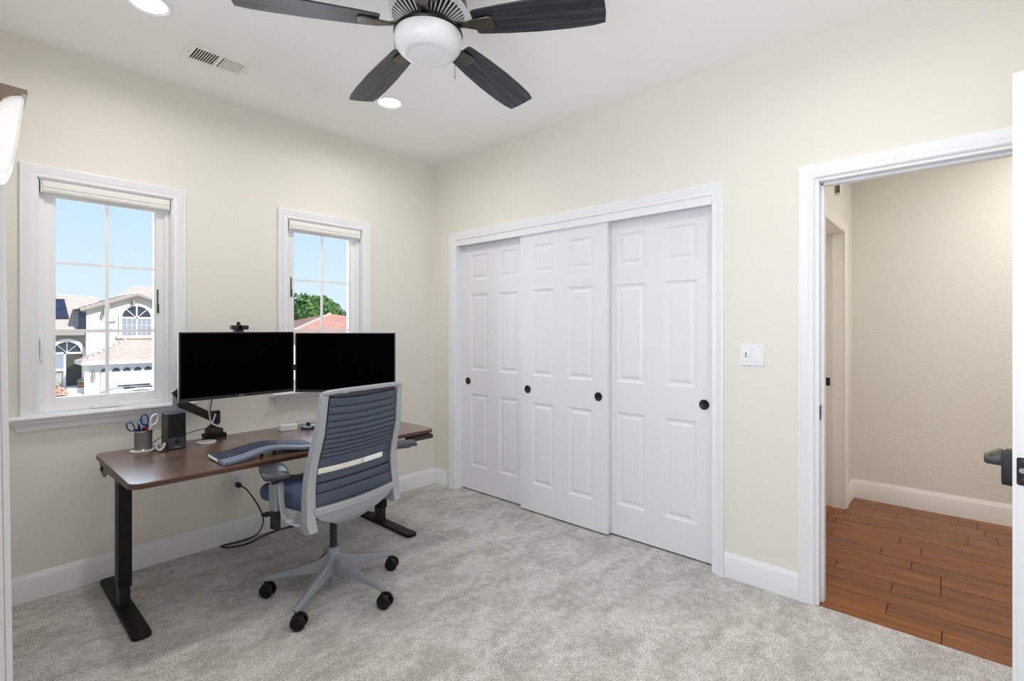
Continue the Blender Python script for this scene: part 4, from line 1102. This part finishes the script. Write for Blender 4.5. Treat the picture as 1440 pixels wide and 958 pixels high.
# gable wing
gx, gz = 5.72, 3.74; el, er = 2.62, 8.82; sl = .385
m = MB(); m.prism([(2.98, GZ), (8.45, GZ), (8.45, gz-(8.45-gx)*sl), (gx, gz), (2.98, gz-(gx-2.98)*sl)], 1, 40.0, 47.5); hb(m, 'wall', X['stucco'], smooth=0)
m = MB()
ze = gz+.12-(gx-el)*sl
roof_plane(m, (el, 39.55, ze), (el, 47.8, ze), (gx, 47.8, gz+.12), (gx, 39.55, gz+.12)); roof_plane(m, (er, 47.8, ze), (er, 39.55, ze), (gx, 39.55, gz+.12), (gx, 47.8, gz+.12))
hb(m, 'roof', X['tile'], smooth=0)
m = MB(); t_ = .17
m.prism([(el, ze-.02), (gx, gz+.10), (er, ze-.02), (er, ze-t_), (gx, gz+.10-t_), (el, ze-t_)], 1, 39.5, 39.62); hb(m, 'bargeboard', X['fascia'], smooth=0)
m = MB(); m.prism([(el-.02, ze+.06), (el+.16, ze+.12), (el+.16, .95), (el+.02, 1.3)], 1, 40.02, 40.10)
m.box(2.62, 2.98, 39.99, 40.4, 1.25, 2.45); tag(hb(m, 'gable_shade_piece', X['solar'], smooth=0), 'dark piece standing in for shade beside the gable')  # dark solar-cell colour put here to stand for shade beside the gable
m = MB(); roof_plane(m, (4.5, 44.5, 3.2), (12, 44.5, 3.2), (10.5, 47, 4.9), (7.0, 47, 4.9)); hb(m, 'roof', X['tile'], smooth=0)
for k in range(3): 
    m = MB(); m.box(3.9+k*1.6-.06, 3.9+k*1.6+.06, 39.6, 40.0, [2.55, 3.25, 2.9][k]-.25, [2.55, 3.25, 2.9][k]+.1); hb(m, 'corbel', X['fascia'], smooth=0)
# arched bedroom window
def arch(mb, cx, cz, r0, r1, y0, y1, n=20):
    mb.rings([[(cx+r*math.cos(t), y, cz+r*math.sin(t)) for r, y in ((r0, y0), (r1, y0), (r1, y1), (r0, y1))] for t in [PI*k/n for k in range(n+1)]])
def half_disc(mb, cx, cz, r, y0, y1, n=20): mb.prism([(cx+r*math.cos(PI*k/n), cz+r*math.sin(PI*k/n)) for k in range(n+1)], 1, y0, y1)
ax_, az_ = 5.709, 2.12
m = MB(); half_disc(m, ax_, az_, .84, 39.93, 39.99); wn = hb(m, 'window', X['dk'], smooth=0)
m = MB(); m.box(ax_-.84, ax_+.84, 39.93, 39.99, .95, az_-.04); hb(m, 'pane', X['curtain'], wn, smooth=0)
m = MB(); arch(m, ax_, az_, .83, 1.0, 39.88, 39.99)
m.box(ax_-1.0, ax_-.84, 39.88, 39.99, .85, az_); m.box(ax_+.84, ax_+1.0, 39.88, 39.99, .85, az_); m.box(ax_-1.12, ax_+1.12, 39.82, 39.99, .70, .88); m.box(ax_-.86, ax_+.86, 39.89, 39.95, az_-.07, az_+.06)
m.box(ax_-.04, ax_+.04, 39.89, 39.95, .9, az_+.82)
for a in (45, 135):
    t = math.radians(a); m.rings([[(ax_-.025, 39.9, az_), (ax_+.025, 39.9, az_), (ax_+.025, 39.94, az_), (ax_-.025, 39.94, az_)], [(ax_+.83*math.cos(t)-.03, 39.9, az_+.83*math.sin(t)), (ax_+.83*math.cos(t)+.03, 39.9, az_+.83*math.sin(t)), (ax_+.83*math.cos(t)+.03, 39.94, az_+.83*math.sin(t)), (ax_+.83*math.cos(t)-.03, 39.94, az_+.83*math.sin(t))]])
for xx in (-.56, -.28, .28, .56): m.box(ax_+xx-.012, ax_+xx+.012, 39.91, 39.94, .95, az_)
for zz in (1.25, 1.6): m.box(ax_-.84, ax_+.84, 39.91, 39.94, zz-.012, zz+.012)
hb(m, 'window_frame', X['wt'], wn, smooth=0)
m = MB(); m.box(4.0, 4.55, 39.85, 39.98, 1.85, 1.98); m.box(4.42, 4.55, 39.8, 39.98, 1.9, 2.1); hb(m, 'gutter_bracket', X['stuccow'], smooth=0)
# entry
ex, ez = 2.07, -.22
m = MB(); half_disc(m, ex, ez, .70, 40.52, 40.60); fw = hb(m, 'window', X['dk'], smooth=0)
m = MB(); arch(m, ex, ez, .70, .92, 40.40, 40.60); m.box(ex-.92, ex-.76, 40.40, 40.6, GZ+.6, ez); m.box(ex+.78, ex+.92, 40.40, 40.6, GZ+.6, ez); m.box(ex-.78, ex+.78, 40.45, 40.6, ez-.10, ez+.02); m.box(ex-.17, ex-.05, 40.45, 40.6, GZ+.6, ez)
for a in (45, 90, 135):
    t = math.radians(a); m.rings([[(ex-.015, 40.48, ez), (ex+.015, 40.48, ez), (ex+.015, 40.53, ez), (ex-.015, 40.53, ez)], [(ex+.7*math.cos(t)-.015, 40.48, ez+.7*math.sin(t)), (ex+.7*math.cos(t)+.015, 40.48, ez+.7*math.sin(t)), (ex+.7*math.cos(t)+.015, 40.53, ez+.7*math.sin(t)), (ex+.7*math.cos(t)-.015, 40.53, ez+.7*math.sin(t))]])
hb(m, 'window_frame', X['wt'], fw, smooth=0)
m = MB(); m.box(ex-.05, ex+.80, 40.5, 40.58, GZ+.65, ez-.1); dd = hb(m, 'door', X['dkdoor'], smooth=0)
m = MB(); m.box(ex+.02, ex+.07, 40.44, 40.5, -1.45, -1.2); hb(m, 'door_handle', M['black'], dd, smooth=0)
m = MB(); m.box(ex-.78, ex-.17, 40.5, 40.58, -1.28, ez-.1); hb(m, 'window', X['curtain'], smooth=0)
m = MB(); m.box(ex-.78, ex-.15, 40.46, 40.6, -1.42, -1.28); hb(m, 'window_sill', X['wt'], smooth=0)
m = MB(); m.box(-1.5, 3.0, 38.6, 40.6, GZ, GZ+.60); m.box(-1.5, 3.0, 38.2, 38.6, GZ, GZ+.3); hb(m, 'porch_step', X['stuccow'], smooth=0)
# garage wing
ez0 = -.76
m = MB(); m.box(2.75, 9.2, 38.0, 40.0, GZ, ez0-.1); hb(m, 'wall', X['stuccow'], smooth=0)
m = MB()
roof_plane(m, (2.42, 37.5, ez0), (9.6, 37.5, ez0), (9.0, 40.1, .60), (5.25, 40.1, .60))
roof_plane(m, (2.42, 40.1, ez0), (2.42, 37.5, ez0), (5.25, 40.1, .60), (5.25, 40.1, .60))
hb(m, 'roof', X['tile'], smooth=0)
m = MB(); m.box(2.42, 9.6, 37.45, 37.55, ez0-.19, ez0+.02); m.box(2.40, 2.50, 37.5, 40.1, ez0-.19, ez0+.02); hb(m, 'fascia', X['stuccow'], smooth=0)
m = MB()
for k in range(9):
    t0, t1 = k/9, (k+.85)/9; a, b = Vector((2.42, 37.5, ez0+.06)), Vector((5.25, 40.1, .68)); m.cyl(a.lerp(b, t0), a.lerp(b, t1), .10, .08, n=8)
o = hb(m, 'ridge_tile', X['tile']); o['kind'] = 'stuff'
m = MB(); m.box(3.45, 8.6, 37.92, 37.99, GZ, -.97); gd = hb(m, 'garage_door', X['gdoor'], smooth=0)
for k in range(8):
    m = MB(); half_disc(m, 3.64+k*.575, -1.44, .21, 37.86, 37.92, 10); hb(m, 'arched_pane', X['dk'], gd, smooth=0)
m = MB()
for zz in (-1.62, -2.1, -2.58): m.box(3.45, 8.6, 37.90, 37.93, zz-.02, zz+.02)
hb(m, 'panel_line', X['wt'], gd, smooth=0)
m = MB(); m.box(2.62, 2.86, 37.9, 38.1, GZ, ez0-.1); hb(m, 'pilaster', X['wt'], smooth=0)
m = MB(); m.rbox(3.0, 3.16, 37.8, 37.99, -1.95, -1.45, .05, axis=1); m.box(3.04, 3.12, 37.86, 37.99, -1.4, -1.3); hb(m, 'wall_lantern', X['fascia'])
# second house
h2 = empty('neighbour_house', (15, 29, GZ), 'low house with a pink hipped tile roof, seen through the right window', 'house')
hp = h2.location
m = MB(); m.box(9.9, 19.4, 24.6, 33.5, GZ, 1.0); hb(m, 'wall', X['stucco'], h2, smooth=0)
m = MB(); a_, b_, c_, d_ = (9.2, 24, 1.02), (20, 24, 1.02), (20, 34, 1.02), (9.2, 34, 1.02); p_, q_ = (14.5, 29, 2.36), (15.6, 29.6, 2.30)
roof_plane(m, a_, b_, q_, p_, .36, .04); roof_plane(m, d_, a_, p_, p_, .36, .04); roof_plane(m, c_, d_, p_, q_, .36, .04); roof_plane(m, b_, c_, q_, q_, .36, .04)
hb(m, 'roof', X['tiler'], h2, smooth=0)
m = MB(); A_, B_ = Vector(a_), Vector(p_)
for k in range(14): m.cyl(A_.lerp(B_, k/14)+Vector((0, 0, .05)), A_.lerp(B_, (k+.9)/14)+Vector((0, 0, .05)), .09, .07, n=8)
o = hb(m, 'ridge_tile', X['tile'], h2); o['kind'] = 'stuff'
# trees
def tree(loc, h_, rad, n, mt, label, group=None, size=.5):
    o = empty('tree', loc, label, 'tree', group=group)
    m = MB(); m.cyl((0, 0, 0), (0, 0, h_*.6), .22, .12, n=10)
    for k in range(5):
        a = k*1.3; m.cyl((0, 0, h_*.35), (rad*.5*math.cos(a), rad*.5*math.sin(a), h_*.72), .10, .04, n=6)
    m.build('trunk', X['bark'], o)
    m = MB(); rnd = random.Random(n)
    lobes = [(rnd.uniform(-.55, .55)*rad, rnd.uniform(-.55, .55)*rad, h_-rad*.75+rnd.uniform(-.5, .35)*rad, rad*rnd.uniform(.32, .55)) for _ in range(14)]+[(0, 0, h_-rad*.5, rad*.5)]
    for k in range(n):
        lx, ly, lz, lr = rnd.choice(lobes)
        d = Vector((rnd.gauss(0, 1), rnd.gauss(0, 1), rnd.gauss(0, 1))).normalized(); p = Vector((lx, ly, lz))+d*lr*rnd.uniform(.75, 1.05)
        u = Vector((rnd.gauss(0, 1), rnd.gauss(0, 1), rnd.gauss(0, 1))).normalized()*size*.5; v = d.cross(u).normalized()*size*.3
        m._f([m.bm.verts.new(q) for q in (p-u, p+v, p+u, p-v)])
    f = m.build('foliage', mt, o, smooth=0); f['kind'] = 'stuff'
    return o
tree((19.0, 41, GZ), 7.5, 2.7, 5200, X['leaf'], 'bushy green tree behind the pink roof, in the right window')
tree((28.6, 53, GZ), 6.6, 2.2, 900, X['leafd'], 'distant dark tree right of the big green tree', size=.6)
tree((11.6, 44, GZ), 5.9, 2.2, 1500, X['leaf'], 'lower green tree left of the bushy tree, in the right window')
# hills
m = MB(); rows = []; rnd = random.Random(3)
for j in range(8):
    row = []
    for i in range(70):
        x_ = -160+i*7.0; y_ = 260+j*25
        z_ = GZ+(21.5+1.2*math.sin(x_*.05)+.9*math.sin(x_*.17+1))*math.sin(PI*min(1, j/5)/2)
        row.append((x_, y_, z_ if j else GZ-1))
    rows.append(row)
m.sheet(rows); tag(m.build('hills', X['hill'], smooth=80), 'dry beige hills on the horizon', kind='structure')
# parked white car: only its roof rises into the window view
car = empty('car', (2.75, 26.2, GZ), 'white parked car, its roof just above the left window sill', 'car')
m = MB()
pf = [(-2.2, .35), (-2.25, .75), (-2.1, .98), (-1.35, 1.08), (-.75, 1.52), (.2, 1.62), (1.3, 1.58), (2.0, 1.15), (2.2, .9), (2.2, .4)]
R = []
for y_, sc_ in ((-.88, .0), (-.80, 1), (.80, 1), (.88, .0)):
    R.append([(x_, y_*(1-.10*(z_ > 1.1)), z_-(.06 if not sc_ and z_ > 1.1 else 0)) for x_, z_ in pf])
m.rings(R); m.build('body', X['carw'], car, bevel=.04, smooth=50)
m = MB(); m.prism([(-.95, 1.14), (-.62, 1.45), (.2, 1.53), (1.2, 1.49), (1.65, 1.14)], 1, -.815, -.79); m.build('side_window', X['dk'], car)
m = MB(); m.box(-.35, .95, -.70, -.62, 1.60, 1.66); m.box(-.35, .95, .62, .70, 1.60, 1.66); m.build('roof_rail', M['black'], car)
m = MB(); m.rbox(-.90, -.72, -1.02, -.86, 1.12, 1.30, .04, axis=1); m.build('mirror', M['black'], car)
for (x_, y_) in ((-1.4, -.80), (1.35, -.80), (-1.4, .80), (1.35, .80)):
    m = MB(); m.cyl((x_, y_-.1, .33), (x_, y_+.1, .33), .33, n=24); w_ = m.build('wheel', M['black'], car)
    m = MB(); m.cyl((x_, y_-.12, .33), (x_, y_-.1, .33), .2, n=16); m.build('wheel_rim', M['steel'], w_)
def potplant(loc, mt, r, label):
    o = empty('potted_flowers', loc, label, 'plant')
    m = MB(); m.lathe([(.0005, 0), (r*.6, 0), (r*.8, r*.9), (.0005, r*.9)], n=16); m.build('pot', X['terra'], o)
    m = MB(); rnd = random.Random(int(loc[0]*100))
    for k in range(160):
        d = Vector((rnd.gauss(0, 1), rnd.gauss(0, 1), abs(rnd.gauss(0, 1)))).normalized(); p = Vector((0, 0, r*1.1))+d*r*rnd.uniform(.6, 1)
        u = d.orthogonal().normalized()*r*.16; v = d.cross(u).normalized()*r*.16
        m._f([m.bm.verts.new(q) for q in (p-u, p+v, p+u, p-v)])
    f = m.build('blossoms', mt, o, smooth=0); f['kind'] = 'stuff'
potplant((1.297, 36.5, GZ), X['flower'], .45, 'orange flower pots at the lower left of the left window')
potplant((1.30, 38.9, GZ+.60), X['flowerw'], .26, 'small pot with pale flowers on the step beside the front door, left side')
potplant((2.62, 38.9, GZ+.60), X['flowerw'], .30, 'pot with white and yellow flowers right of the front door')
